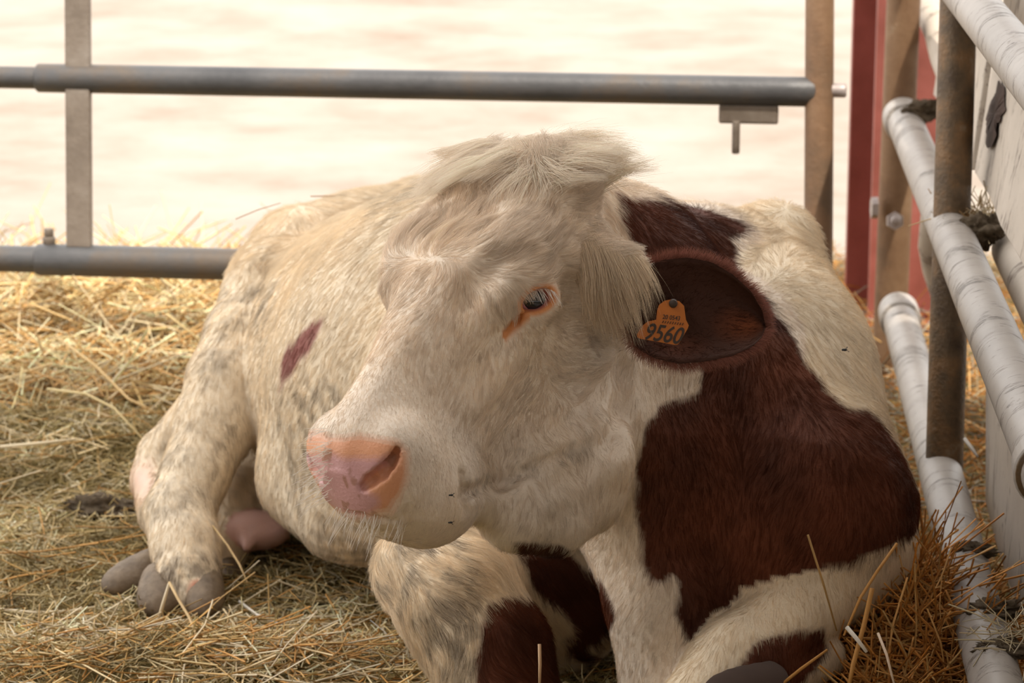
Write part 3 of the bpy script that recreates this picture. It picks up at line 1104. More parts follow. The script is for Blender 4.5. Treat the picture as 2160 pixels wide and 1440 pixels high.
def coat(P, G, N, jitter=0.0):
    """colour of the coat and bareness (0 fur .. 1 bare skin)"""
    pj = project(P)
    px, py = pj[:, 0].copy(), pj[:, 1].copy()
    if jitter:
        px += rng.normal(0, jitter, len(px)); py += rng.normal(0, jitter, len(py))
    px += 6 * vnoise(P, 60) ; py += 6 * vnoise(P, 60, 1)
    gi = {g: G == i for i, g in enumerate(GROUPS)}
    front = (N @ FWD) < .35
    n1 = vnoise(P, 14, 0); n2 = vnoise(P, 45, 1); n3 = vnoise(P, 120, 2); n4 = vnoise(P, 210, 0)
    C = np.where((gi['head'] | gi['neck'])[:, None], C_WHITE, C_BODY)
    C = C * (1 + .05 * n1 + .04 * n2)[:, None]
    warm = np.clip(.5 + .5 * n1, 0, 1)[:, None]
    C = C * (1 - warm * np.array([0, .03, .08]))
    bare = np.zeros(len(P))
    brown = np.zeros(len(P))
    tr = gi['body'] | gi['neck']
    brown = np.maximum(brown, soft_in(px, py, BROWN_MAIN, 4) * tr * ((N @ FWD) < .75))
    brown = np.maximum(brown, soft_in(px, py, BROWN_UNDER, 4) * gi['farleg'])
    brown = np.maximum(brown, soft_in(px, py, BROWN_KNEE, 4) * gi['foreleg'] * (pj[:, 2] < 4.32))
    brown = np.maximum(brown, soft_in(px, py, BROWN_ARM, 4) * (tr | (gi['foreleg'] & (pj[:, 2] > 4.2))))
    C = C * (1 - brown[:, None]) + (C_BROWN * (1 + .25 * n1 + .2 * n2)[:, None]) * brown[:, None]
    red = soft_in(px, py, RED_FLANK, 4) * tr * front
    C = C * (1 - red[:, None]) + np.array([.30, .125, .105]) * red[:, None]
    for poly, st, grs in DIRT:
        g = np.zeros(len(P), bool)
        for q in grs: g |= gi[q]
        if not g.any(): continue
        d = soft_in(px, py, poly, 16) * g * front * st
        d = d * np.clip(.42 + .55 * n2 + .55 * n3 + .55 * n4, 0, 1.3)
        if jitter: d = d * rng.uniform(.15, 1.5, len(P)) ** 1.3
        else: d = d * .75
        d = np.clip(d, 0, .95) * (1 - .7 * brown)
        C = C * (1 - d[:, None]) + C_DIRT * (1 + .2 * n3)[:, None] * d[:, None]
    # light dust over the lower trunk and hind leg
    low = gi['body'] | gi['hindleg'] | gi['hock']
    d = low * np.clip(.10 + .18 * n1 + .22 * n3, 0, .4) * np.clip((.75 - P[:, 2]) / .5, 0, 1) * (1 - brown)
    C = C * (1 - d[:, None]) + C_DIRT * 1.3 * d[:, None]
    # bare skin: udder, hock callus
    C[gi['udder']] = np.array([.66, .40, .33]); bare[gi['udder']] = 1
    hk = gi['hock'] * np.clip(1 - np.hypot((px - 300) / 40, (py - 1010) / 60), 0, 1) * 1.1
    hk = np.clip(hk, 0, 1)
    C = C * (1 - hk[:, None]) + np.array([.62, .40, .30]) * hk[:, None]
    bare = np.maximum(bare, hk)
    sore = soft_in(px, py, [(400, 1225), (424, 1222), (428, 1262), (415, 1285), (398, 1262)], 5) * gi['hindleg'] * .9
    C = C * (1 - sore[:, None]) + np.array([.46, .16, .09]) * sore[:, None]
    bare = np.maximum(bare, sore)
    # head: muzzle plane and eye rim, in head coordinates, the same on both sides
    q = to_head(P); x, y, z = q[:, 0], np.abs(q[:, 1]), q[:, 2]
    hd = gi['head']
    Pm = HO + HX * q[:, :1] + HY * np.where(q[:, 1:2] > 0, q[:, 1:2], -.5 * q[:, 1:2]) + HZ * q[:, 2:3]     # folded on to the left half of the face
    pm = project(Pm)
    mx_, my_ = pm[:, 0] + 3 * n3, pm[:, 1] + 3 * n2
    fore = hd * (x > .2)
    orange = soft_in(mx_, my_, NOSE_ALL, 10) * fore
    pink = soft_in(mx_, my_, NOSE_PINK, 8) * fore
    C = C * (1 - orange[:, None]) + np.array([.66, .31, .17]) * orange[:, None]
    C = C * (1 - pink[:, None]) + np.array([.60, .33, .32]) * pink[:, None]
    # dusky skin inside the nostrils
    for cpts, ck, cg in CUT[:2]:
        for (pc, prr) in cpts:
            nd = np.clip(1.35 - np.linalg.norm(P - (pc - 0), axis=1) / (prr * 1.15), 0, 1) * .55
            C = C * (1 - nd[:, None]) + np.array([.26, .12, .12]) * nd[:, None]
    # smears of mud on the nose
    sm = np.clip((vnoise(P, 95, 1) - .75) * 3, 0, .6) * np.maximum(orange, pink)
    C = C * (1 - sm[:, None]) + np.array([.30, .14, .07]) * sm[:, None]
    bare = np.maximum(bare, np.clip(orange * 1.3, 0, 1))
    yy = np.where(q[:, 1] >= 0, 0, 1)
    eyer = np.zeros(len(P)); rim = np.zeros(len(P))
    for (E, n_, a_, b_) in EYES:
        dd = P - E; u = dd @ a_; v = dd @ b_; w = np.abs(dd @ n_) < .04
        er = np.hypot(u / .034, v / (.021 + .0 * u))
        s_ = np.clip((-u - .02) / .035, 0, 1)
        tear = np.clip(1.6 - np.abs(v + .010 + .68 * s_ * .035) / (.011 - .004 * s_), 0, 1) * ((u < -.018) & (u > -.055))
        eyer = np.maximum(eyer, np.maximum(np.clip((1.08 - er) * 4, 0, 1), tear) * w * hd)
        rim = np.maximum(rim, np.clip((.72 - er) * 6, 0, 1) * w * hd)
    C = C * (1 - eyer[:, None]) + np.array([.66, .27, .10]) * eyer[:, None]
    C = C * (1 - rim[:, None]) + np.array([.42, .14, .12]) * rim[:, None]
    bare = np.maximum(bare, np.clip(eyer * 1.3, 0, 1))
    return np.clip(C, .008, .9), bare


CC, CB = coat(CV, CG, CN)
cow_at = at(1300, 1200, 4.6); cow_at[2] = 0
cow = empty('cow', cow_at)
tag(cow, 'white and red-brown cow lying on straw, head turned to the left, orange ear tag', 'cow')


def poly_mesh(name, V, Q, E, mat, parent, colors):
    me = bpy.data.meshes.new(name)
    sizes = np.concatenate([np.full(len(Q), 4, np.int32), np.array([len(f) for f in E], np.int32)])
    li = np.concatenate([Q.ravel(), np.array([i for f in E for i in f], np.int64)]).astype(np.int32)
    st = np.concatenate([[0], np.cumsum(sizes)[:-1]]).astype(np.int32)
    me.vertices.add(len(V)); me.vertices.foreach_set('co', V.astype(np.float32).ravel())
    me.loops.add(len(li)); me.loops.foreach_set('vertex_index', li)
    me.polygons.add(len(sizes)); me.polygons.foreach_set('loop_start', st)
    me.update(calc_edges=True); me.validate()
    me.polygons.foreach_set('use_smooth', np.ones(len(me.polygons), bool))
    me.materials.append(mat)
    a = me.attributes.new('Col', 'FLOAT_COLOR', 'POINT')
    c = np.ones((len(V), 4), np.float32); c[:, :3] = colors
    a.data.foreach_set('color', c.ravel())
    a = me.attributes.new('Bare', 'FLOAT', 'POINT'); a.data.foreach_set('value', CB.astype(np.float32))
    o = bpy.data.objects.new(name, me); COL.objects.link(o)
    o.parent = parent; o.matrix_parent_inverse = Matrix.Translation(parent.location).inverted()
    return o


body = poly_mesh('body', CV, CQ, CE, M['skin'], cow, CC)

# ---- eyes
for s in (1, -1):
    E_, n_, a_, b_ = EYES[0] if s > 0 else EYES[1]
    R = .0245; ec = E_ - n_ * (R + .001)
    V, F = [], []
    nu, nvv = 32, 20
    ax = unit(n_ + a_ * .08 + b_ * .10); u = unit(np.cross(ax, HX)); v = np.cross(ax, u)
    for i in range(nvv + 1):
        ph = math.pi * i / nvv
        for j in range(nu):
            th = 2 * math.pi * j / nu
            V.append(ec + R * (math.cos(ph) * ax + math.sin(ph) * (math.cos(th) * u + math.sin(th) * v)))
    for i in range(nvv):
        for j in range(nu):
            F.append((i * nu + j, i * nu + (j + 1) % nu, (i + 1) * nu + (j + 1) % nu, (i + 1) * nu + j))
    eb = mesh_obj('eyeball', V, F, M['sclera'], cow)
    V, F = [], []
    for i in range(9):
        ph = math.radians(44) * i / 8
        rr_ = R * 1.012 + .0022 * math.cos(ph / math.radians(44) * math.pi / 2)
        for j in range(nu):
            th = 2 * math.pi * j / nu
            V.append(ec + rr_ * (math.cos(ph) * ax + math.sin(ph) * (math.cos(th) * u + math.sin(th) * v)))
    for i in range(8):
        for j in range(nu):
            F.append((i * nu + j, i * nu + (j + 1) % nu, (i + 1) * nu + (j + 1) % nu, (i + 1) * nu + j))
    mesh_obj('iris', V, F, M['eye'], eb)

# ---- ears
up_l = np.array([(1325, 600), (1355, 563), (1400, 548), (1450, 543), (1500, 552), (1545, 578), (1585, 615), (1608, 655), (1615, 690)], float)
lo_l = np.array([(1322, 690), (1340, 732), (1380, 755), (1430, 767), (1490, 762), (1545, 750), (1585, 732), (1606, 712), (1615, 692)], float)
NU, NVE = 36, 18
ui = np.linspace(0, 8, NU)


def ear_pt(u, v, side):
    """u along the ear 0..1, v across upper rim 0 .. lower rim 1, side 0 hollow / 1 back"""
    a = np.array([np.interp(u * 8, np.arange(9), up_l[:, k]) for k in (0, 1)])
    b = np.array([np.interp(u * 8, np.arange(9), lo_l[:, k]) for k in (0, 1)])
    p = a + (b - a) * v
    cup = (.012 + .034 * math.sin(math.pi * min(1, u * .95 + .05)) ** .8)
    w = 4 * v * (1 - v)
    t = 3.785 + .075 * u + cup * w ** .8 + (0.020 * (1 - v)) - .012 * v
    # pleats inside the hollow
    if side == 0:
        t -= .006 * math.sin(v * 15) * w * (1 - u) * 1.2
    t += side * (.006 + .010 * w * (1 - .5 * u))
    return at(p[0], p[1], t)


EV, EF = [], []
for sd in (0, 1):
    for i in range(NU):
        for j in range(NVE):
            EV.append(ear_pt(i / (NU - 1), j / (NVE - 1), sd))
EV = np.array(EV)
nid = lambda s_, i, j: s_ * NU * NVE + i * NVE + j
for i in range(NU - 1):
    for j in range(NVE - 1):
        EF.append((nid(0, i, j), nid(0, i, j + 1), nid(0, i + 1, j + 1), nid(0, i + 1, j)))
        EF.append((nid(1, i, j), nid(1, i + 1, j), nid(1, i + 1, j + 1), nid(1, i, j + 1)))
for i in range(NU - 1):
    EF.append((nid(0, i, 0), nid(0, i + 1, 0), nid(1, i + 1, 0), nid(1, i, 0)))
    EF.append((nid(0, i, NVE - 1), nid(1, i, NVE - 1), nid(1, i + 1, NVE - 1), nid(0, i + 1, NVE - 1)))
for j in range(NVE - 1):
    EF.append((nid(0, NU - 1, j), nid(0, NU - 1, j + 1), nid(1, NU - 1, j + 1), nid(1, NU - 1, j)))
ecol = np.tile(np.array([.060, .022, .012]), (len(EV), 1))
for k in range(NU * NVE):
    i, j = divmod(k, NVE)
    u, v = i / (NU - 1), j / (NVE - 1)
    glow = max(0, 1 - math.hypot((u - .72) / .22, (v - .62) / .28)) * .8 + max(0, 1 - math.hypot((u - .35) / .2, (v - .85) / .15)) * .4  # warm glow in the hollow, painted into the ear colour
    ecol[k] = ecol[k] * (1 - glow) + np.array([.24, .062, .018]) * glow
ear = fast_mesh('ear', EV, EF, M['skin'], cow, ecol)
ear['label'] = 'red-brown hairy ear'
# the other ear, laid back behind the head
q = to_head(EV) * np.array([1, -1, 1])
b0 = np.array([-.115, -.14, -.065]); q = q - (to_head(at(1335, 645, 3.79)[None])[0] * np.array([1, -1, 1]))
ca, sa = math.cos(math.radians(62)), math.sin(math.radians(62))
q = np.stack([q[:, 0] * ca + q[:, 1] * sa, -q[:, 0] * sa + q[:, 1] * ca, q[:, 2]], 1) + b0
EV2 = HO + q @ HR
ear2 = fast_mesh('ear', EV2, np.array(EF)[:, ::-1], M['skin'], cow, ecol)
ear2['label'] = 'red-brown hairy ear'

# ---- ear tag
def ngon_plate(name, pts, t, th, mat, parent, slope=(0, 0)):
    cx_ = np.mean([p[0] for p in pts]); cy_ = np.mean([p[1] for p in pts])
    f = lambda p, d: at(p[0], p[1], t + slope[0] * (p[0] - cx_) / FPX * t + slope[1] * (p[1] - cy_) / FPX * t + d)
    V = [f(p, 0) for p in pts] + [f(p, th) for p in pts]
    n = len(pts)
    F = [tuple(range(n))[::-1], tuple(range(n, 2 * n))] + [(i, (i + 1) % n, n + (i + 1) % n, n + i) for i in range(n)]
    o = mesh_obj(name, V, F, mat, parent, smooth=False)
    return o, f


TAG_T = 3.768
tagpts = [(1386, 655), (1390, 643), (1402, 634), (1417, 631), (1433, 635), (1443, 645), (1445, 660), (1447, 674), (1453, 686), (1451, 692), (1434, 722), (1429, 727), (1422, 727), (1350, 714), (1344, 711), (1344, 704), (1356, 686), (1366, 678), (1384, 674)]
tg = empty('ear_tag', at(1400, 690, TAG_T))
tag(tg, 'orange plastic ear tag numbered 9560 in the left ear of the cow', 'ear tag')
ngon_plate('plate', tagpts, TAG_T, .0025, M['tag'], tg)
pipe('pin', at(1420, 640, TAG_T - .006), at(1420, 638, 3.85), .0058, M['ink'], tg, n=16, seg=3, bevel=.002)


def text(name, body, px, py, size, xs, rot, shear, mat, parent, t, bold=0.0):
    cu = bpy.data.curves.new(name, 'FONT')
    cu.body = body; cu.size = 1; cu.align_x = 'CENTER'; cu.align_y = 'CENTER'; cu.shear = shear; cu.offset = bold
    cu.extrude = .01
    tmp = bpy.data.objects.new(name + '_tmp', cu); COL.objects.link(tmp)
    dg = bpy.context.evaluated_depsgraph_get()
    me = bpy.data.meshes.new_from_object(tmp.evaluated_get(dg))
    bpy.data.objects.remove(tmp)
    c = at(px, py, t)
    r = RIGHT * math.cos(rot) + UP * math.sin(rot); u = -RIGHT * math.sin(rot) + UP * math.cos(rot)
    V = [c + size * (r * xs * v.co.x + u * v.co.y - FWD * v.co.z) for v in me.vertices]
    F = [tuple(p.vertices) for p in me.polygons]
    return mesh_obj(name, V, F, mat, parent, smooth=False)


text('number', '9560', 1397, 705, .0315, .80, math.radians(-8), .34, M['ink'], tg, TAG_T - .0008, .014)
text('number', '20 0543', 1416, 670, .0085, .85, math.radians(-6), .1, M['ink'], tg, TAG_T - .0008, .01)
for k in range(9):
    x_ = 1397 + k * 5.2
    a_ = at(x_, 681 + k * .6, TAG_T - .0006); b_ = at(x_ + 3, 676 + k * .6, TAG_T - .0006)
    tube('print_mark', [a_, b_], .0005, M['ink'], tg, n=6)


# ---- hooves
def claw(c, fwd, up, L, w, h, name='hoof', mat='hoof'):
    fwd = unit(fwd); up = unit(up - fwd * (np.asarray(up) @ fwd)); sd = np.cross(up, fwd)
    V, F = [], []
    n, m = 20, 14
    for i in range(m):
        s = i / (m - 1)
        prof = math.sqrt(max(0, 1 - (max(0, s - .35) / .65) ** 2.2)) * (1 - .10 * (1 - s) ** 2)
        if i == 0: prof *= .75
        hh = h * (1.0 - .38 * s) * prof ** .7 + .002
        ww = w * prof + .002
        cc = np.asarray(c) + fwd * L * s - up * (.18 * h * s)
        rg = 1 + .018 * math.sin(s * 34)
        for j in range(n):
            an = 2 * math.pi * j / n
            x_, z_ = math.cos(an), math.sin(an)
            z_ = z_ if z_ > 0 else z_ * .75
            V.append(cc + rg * (sd * ww * x_ + up * hh * z_))
    for i in range(m - 1):
        for j in range(n):
            F.append((i * n + j, i * n + (j + 1) % n, (i + 1) * n + (j + 1) % n, (i + 1) * n + j))
    F.append(tuple(range(n))[::-1]); F.append(tuple((m - 1) * n + j for j in range(n)))
    return mesh_obj(name, V, F, M[mat], cow)


claw(at(345, 1195, 4.88), at(200, 1238, 4.78) - at(345, 1195, 4.88), EZ, .128, .040, .042)
claw(at(345, 1225, 4.80), at(325, 1310, 4.66) - at(345, 1225, 4.80), EZ + FWD * -.3, .105, .040, .044)
claw(at(430, 1225, 4.78), at(432, 1305, 4.66) - at(430, 1225, 4.78), EZ + FWD * -.3, .10, .034, .042)
claw(at(480, 1190, 4.98), at(488, 1232, 4.9) - at(480, 1190, 4.98), EZ, .07, .022, .024)
claw(at(1640, 1440, 3.99), at(1480, 1452, 3.92) - at(1640, 1440, 3.99), EZ, .12, .04, .032, mat='nestdark')

# ---------------------------------------------------------------- fur
def curves_obj(name, P, rad, col, mat, parent):
    """P (n, k, 3), rad (n, k), col (n, 3)"""
    n, k = P.shape[:2]
    hc = bpy.data.hair_curves.new(name)
    hc.add_curves([k] * n)
    hc.attributes['position'].data.foreach_set('vector', P.astype(np.float32).ravel())
    a = hc.attributes.get('radius') or hc.attributes.new('radius', 'FLOAT', 'POINT')
    a.data.foreach_set('value', rad.astype(np.float32).ravel())
    a = hc.attributes.new('Col', 'FLOAT_COLOR', 'CURVE')
    c = np.ones((n, 4), np.float32); c[:, :3] = col
    a.data.foreach_set('color', c.ravel())
    hc.materials.append(mat)
    o = bpy.data.objects.new(name, hc); COL.objects.link(o)
    if parent:
        o.parent = parent; o.matrix_parent_inverse = Matrix.Translation(parent.location).inverted()
    return o


def tangent(W, N):
    W = W - N * np.sum(W * N, 1, keepdims=True)
    return unit(W)


# triangles of the hide
tri = np.concatenate([CQ[:, [0, 1, 2]], CQ[:, [0, 2, 3]], np.array([[f[0], f[i], f[i + 1]] for f in CE for i in range(1, len(f) - 1)], np.int64)])
ta = CV[tri]
area = .5 * np.linalg.norm(np.cross(ta[:, 1] - ta[:, 0], ta[:, 2] - ta[:, 0]), axis=1)
tc_ = ta.mean(1); tn = CN[tri[:, 0]]
view = unit(CAMP - tc_)
facing = np.sum(tn * view, 1)
tg_ = CG[tri[:, 0]]
HEADI = GROUPS.index('head')
dens = np.where(facing > -.35, 1.0, .12)
dens = dens * np.where(tg_ == HEADI, 2.4, 1.0)
dens *= np.where(tg_ == GROUPS.index('foreleg'), 1.6, 1.0)
dens *= np.where(tc_[:, 2] < .01, .0, 1.0)
NH = 300000
pick = rng.choice(len(tri), NH, p=dens * area / (dens * area).sum())
r1 = np.sqrt(rng.random(NH)); r2 = rng.random(NH)
B = np.stack([1 - r1, r1 * (1 - r2), r1 * r2], 1)
RP = np.einsum('nk,nkd->nd', B, CV[tri[pick]])
RN = unit(np.einsum('nk,nkd->nd', B, CN[tri[pick]]))
RG = CG[tri[pick, 0]]
RC, RB = coat(RP, RG, RN, jitter=2.5)
keep = RB < .5
RP, RN, RG, RC = RP[keep], RN[keep], RG[keep], RC[keep]
NH = len(RP)
pj = project(RP); px, py = pj[:, 0], pj[:, 1]
qh = to_head(RP)
ishead = RG == HEADI
n_a = vnoise(RP, 22, 0); n_b = vnoise(RP, 22, 1); n_c = vnoise(RP, 55, 2); n_d = vnoise(RP, 90, 0)
# growth direction
tail = unit(at(800, 760, 5.3) - at(1600, 900, 4.3))
Wd = np.tile(tail * .45 + np.array([0, 0, -.9]), (NH, 1))
isleg = np.isin(RG, [GROUPS.index(g) for g in ('foreleg', 'farleg', 'hindleg', 'hock')])
Wd[isleg] = np.array([0, -.2, -1.0])
fl = RG == GROUPS.index('foreleg')
Wd[fl] = camvec(.45, -.85, .1)
# flank hair runs down and back
rump = (px < 900) & ~ishead & ~isleg
Wd[rump] = tail * .2 + np.array([-.25, 0, -.9])
# face: from a whorl between the eyes, down the nose and outwards over the cheeks, up over the brow
wx = qh[:, 0] - .02
hwv = HX * (np.clip(wx / .05, -1, 1))[:, None] + HY * (np.clip(qh[:, 1] / .1, -1, 1) * .55)[:, None] - HZ * .25
cheek = np.clip((np.abs(qh[:, 1]) - .06) / .05, 0, 1)
hwv = hwv * (1 - .6 * cheek)[:, None] + (-HZ * .8 - HX * .1) * (cheek * .6)[:, None]
Wd[ishead] = hwv[ishead]
T = tangent(Wd, RN)
Sd = np.cross(RN, T)
fore = ishead & (qh[:, 2] > .0) & (qh[:, 0] < .05)
forew = np.clip((.06 - qh[:, 0]) / .06, 0, 1) * np.clip((qh[:, 2] + .02) / .05, 0, 1) * ishead
wild = .16 + .30 * forew + .25 * fl
D0 = unit(T + Sd * (wild * (n_a + .7 * n_c))[:, None] + RN * (.22 + .10 * n_b + .25 * forew * (n_c > .3))[:, None] + rng.normal(0, .10, (NH, 3)))
L = np.full(NH, .017)
L[ishead] = .0115
L = L + .018 * forew
L[fl] = .026
L[isleg & ~fl] = .014
L[RG == GROUPS.index('neck')] = .015
ear_base = ishead & (np.linalg.norm(qh - np.array([-.12, .13, -.06]), axis=1) < .065)
L[ear_base] = .030
muz = ishead & (qh[:, 0] > .18)
L[muz] = .0065
top = (RN[:, 2] > .35) & ~ishead & (py < 560)
L[top] = .026
L *= rng.uniform(.7, 1.25, NH)
K = 5
s = np.linspace(0, 1, K)[None, :, None]
curl = (forew * .55 + .12 + .2 * fl)[:, None, None]
side2 = (Sd * (n_a * 1.0 + .8 * n_d)[:, None])[:, None, :]
PP = RP[:, None, :] + L[:, None, None] * (D0[:, None, :] * s - RN[:, None, :] * (.14 * s * s) + side2 * curl * s * s)
# locks: neighbouring hairs lean together
from mathutils.kdtree import KDTree


def clump(PP, RP, frac, amount):
    n = len(RP)
    ci = np.nonzero(rng.random(n) < frac)[0]
    kd = KDTree(len(ci))
    for k, i in enumerate(ci): kd.insert(RP[i], k)
    kd.balance()
    near = np.array([ci[kd.find(p)[1]] for p in RP])
    sh = (PP[near] - PP) * 1.0
    far = np.linalg.norm(RP[near] - RP, axis=1) > .02
    amount = np.where(far, 0, amount)
    w = (np.linspace(0, 1, PP.shape[1]) ** 1.2)[None, :, None] * amount[:, None, None]
    return PP + sh * w, near


PP, near = clump(PP, RP, np.where(forew > .3, .045, np.where(ishead, .10, .16)), np.where(muz, .2, .62) * rng.uniform(.5, 1.1, NH))
RC = RC * (1 + .10 * vnoise(RP[near], 300, 1))[:, None]
rad = np.linspace(1, .25, K)[None, :] * np.where(ishead & (qh[:, 0] > .1), .00018, .00023)[:, None]
RC = RC * rng.uniform(.86, 1.12, (NH, 1))
fur = curves_obj('fur', PP, rad, np.clip(RC, .004, .92), M['fur'], cow)
fur['kind'] = 'stuff'

# ---- tuft on the poll, long hair by the ear, whiskers, lashes: all one strand set each
def pick_roots(mask_tri, n):
    i = np.nonzero(mask_tri)[0]
    p = area[i] / area[i].sum()
    k = rng.choice(i, n, p=p)
    r1 = np.sqrt(rng.random(n)); r2 = rng.random(n)
    B = np.stack([1 - r1, r1 * (1 - r2), r1 * r2], 1)
    return np.einsum('nk,nkd->nd', B, CV[tri[k]]), unit(np.einsum('nk,nkd->nd', B, CN[tri[k]]))


th_ = to_head(tc_)
P0, N0 = pick_roots((tg_ == HEADI) & (th_[:, 0] < -.135) & (th_[:, 2] > -.01) & (np.abs(th_[:, 1]) < .10), 9000)
q0 = to_head(P0); pp = project(P0)
c1 = vnoise(P0, 38, 0); c2 = vnoise(P0, 38, 1); c3 = vnoise(P0, 80, 2)
left = np.clip((1165 - pp[:, 0]) / 60, 0, 1)
Dl = camvec(-.85, -.42, .35); Dr = camvec(.75, .10, .25)
side = Dl * left[:, None] + Dr * (1 - left)[:, None] + (UP * (c1 * .32)[:, None]) + (RIGHT * (c2 * .25)[:, None])
side = unit(side + rng.normal(0, .10, P0.shape))
Lt = rng.uniform(.04, .085, len(P0)) * (1 + .25 * c3)
upv = unit(N0 * .6 + UP * .75 + rng.normal(0, .15, P0.shape))
K = 8
s = np.linspace(0, 1, K)[None, :, None]
tp = P0[:, None, :] + Lt[:, None, None] * (upv[:, None, :] * (.55 * s - .45 * s * s) + side[:, None, :] * (.25 * s + .75 * s * s) + (RN[:1] * 0)[:, None, :])
tp, near_t = clump(tp, P0, np.full(len(P0), .02), rng.uniform(.35, .85, len(P0)))
rad = np.linspace(1, .15, K)[None, :] * np.full((len(P0), 1), .00026)
tc2 = np.array([.86, .75, .62]) * rng.uniform(.85, 1.15, (len(P0), 1)) * (1 + .08 * c3)[:, None]  # tuft colour whitened to carry the backlight
tuft = curves_obj('poll_tuft', tp, rad, np.clip(tc2, 0, .92), M['fur'], cow)
tuft['kind'] = 'stuff'; tuft['label'] = 'long cream tuft of hair on top of the head'

# long cream hair hanging in front of the ear root
P0, N0 = pick_roots((np.linalg.norm(th_ - np.array([-.118, .128, -.045]), axis=1) < .05) & (facing > -.1), 2600)
c1 = vnoise(P0, 60, 0)
Le = rng.uniform(.04, .085, len(P0))
De = unit(camvec(.22, -.9, .2) + RIGHT * (c1 * .15)[:, None] + rng.normal(0, .07, P0.shape))
K = 6
s = np.linspace(0, 1, K)[None, :, None]
tp = P0[:, None, :] + Le[:, None, None] * (De[:, None, :] * s + unit(N0 + camvec(.3, 0, .6))[:, None, :] * (.4 * s - .32 * s * s))
rad = np.linspace(1, .15, K)[None, :] * np.full((len(P0), 1), .00024)
tc2 = np.array([.70, .56, .40]) * rng.uniform(.8, 1.15, (len(P0), 1))
eh_ = curves_obj('ear_hair', tp, rad, tc2, M['fur'], cow)
eh_['kind'] = 'stuff'; eh_['label'] = 'long cream hair hanging over the root of the ear'

# ear fur
et = np.array(EF)
ea = EV[et]
ear_n = np.cross(ea[:, 1] - ea[:, 0], ea[:, 2] - ea[:, 0]); ear_ar = np.linalg.norm(ear_n, axis=1); ear_n = unit(ear_n)
for EVx, nm in ((EV, 'ear_fur'), (EV2, 'ear_fur')):
    fl_ = et if EVx is EV else et[:, ::-1]
    ex = EVx[fl_]
    nn = unit(np.cross(ex[:, 1] - ex[:, 0], ex[:, 2] - ex[:, 0]))
    idx = np.arange(len(et))
    isback = (et.min(1) >= NU * NVE)
    rimf = ~isback & (et.max(1) >= NU * NVE)
    pv = ear_ar * np.where(isback, 1.0, np.where(rimf, 14.0, .8))
    k = rng.choice(idx, 14000 if EVx is EV else 4000, p=pv / pv.sum())
    w = rng.dirichlet((1, 1, 1, 1), len(k))
    P0 = np.einsum('nk,nkd->nd', w, EVx[fl_[k]]); N0 = nn[k]
    ctr = EVx[:NU * NVE].reshape(NU, NVE, 3)[:, NVE // 2].mean(0)
    ax_ = unit(EVx[nid(0, NU - 1, NVE // 2)] - EVx[nid(0, 0, NVE // 2)])
    outw = unit(P0 - ctr)
    D = unit(ax_ * .55 + outw * .6 + N0 * .35 + rng.normal(0, .30, P0.shape))
    Lx = np.where(rimf[k], .013, np.where(isback[k], .012, .010)) * rng.uniform(.3, 1.5, len(k))
    K = 4
    s = np.linspace(0, 1, K)[None, :, None]
    tp = P0[:, None, :] + Lx[:, None, None] * D[:, None, :] * s
    rad = np.linspace(1, .2, K)[None, :] * np.full((len(k), 1), .00022)
    base = np.where((rimf | isback)[k][:, None], np.array([.29, .115, .080]), np.array([.065, .024, .013]))  # rim hair colour lightened to stand in for light from above
    eo = curves_obj(nm, tp, rad, base * rng.uniform(.7, 1.3, (len(k), 1)), M['fur'], ear if EVx is EV else ear2)
    eo.matrix_parent_inverse = Matrix.Translation(cow.location).inverted() if False else Matrix()
    eo['kind'] = 'stuff'

# whiskers round the muzzle
wp = []
for k in range(120):
    a = rng.random()
    if k < 60:
        px_, py_ = 682 + rng.uniform(0, 22), rng.uniform(900, 1075)
        d = camvec(-.9, rng.normal(-.25, .3), .2)
    else:
        px_, py_ = rng.uniform(690, 860), 0
        py_ = 1068 + (px_ - 690) * .22 + rng.uniform(-8, 8)
        d = camvec(-.35 + rng.normal(0, .25), -.8, .1)
    p = surf(px_, py_, 3.3, 3.85)
    if p is None: continue
    L_ = rng.uniform(.02, .048)
    d = unit(d)
    bend = UP * -rng.uniform(.1, .5)
    wp.append([p + L_ * (d * s_ + bend * s_ * s_ * .5) for s_ in np.linspace(0, 1, 6)])
wp = np.array(wp)
wo = curves_obj('whiskers', wp, np.linspace(1, .3, 6)[None, :] * np.full((len(wp), 1), .00042), np.tile([.82, .76, .68], (len(wp), 1)), M['fur'], cow)
wo['kind'] = 'stuff'; wo['label'] = 'white whiskers round the nose and lips'
# white lashes over both eyes
for (E, n_, a_, b_) in EYES:
    lp = []
    for k in range(46):
        u = rng.uniform(-.004, .028) if k % 5 else rng.uniform(-.014, 0)
        v = .0165 * math.sqrt(max(0, 1 - (u / .028) ** 2)) - .001
        p = E + a_ * u + b_ * v + n_ * .002
        d = unit(-b_ * rng.uniform(.7, 1.0) + a_ * rng.normal(.05, .12) + n_ * rng.uniform(.4, .8))
        L_ = rng.uniform(.012, .022) * (1.15 if u > 0 else .75)
        lp.append([p + L_ * (d * s_ - b_ * .2 * s_ * s_) for s_ in np.linspace(0, 1, 5)])
    lp = np.array(lp)
    lo_ = curves_obj('eyelashes', lp, np.linspace(1, .3, 5)[None, :] * np.full((len(lp), 1), .00036), np.tile([.90, .86, .80], (len(lp), 1)), M['fur'], cow)
    lo_['kind'] = 'stuff'

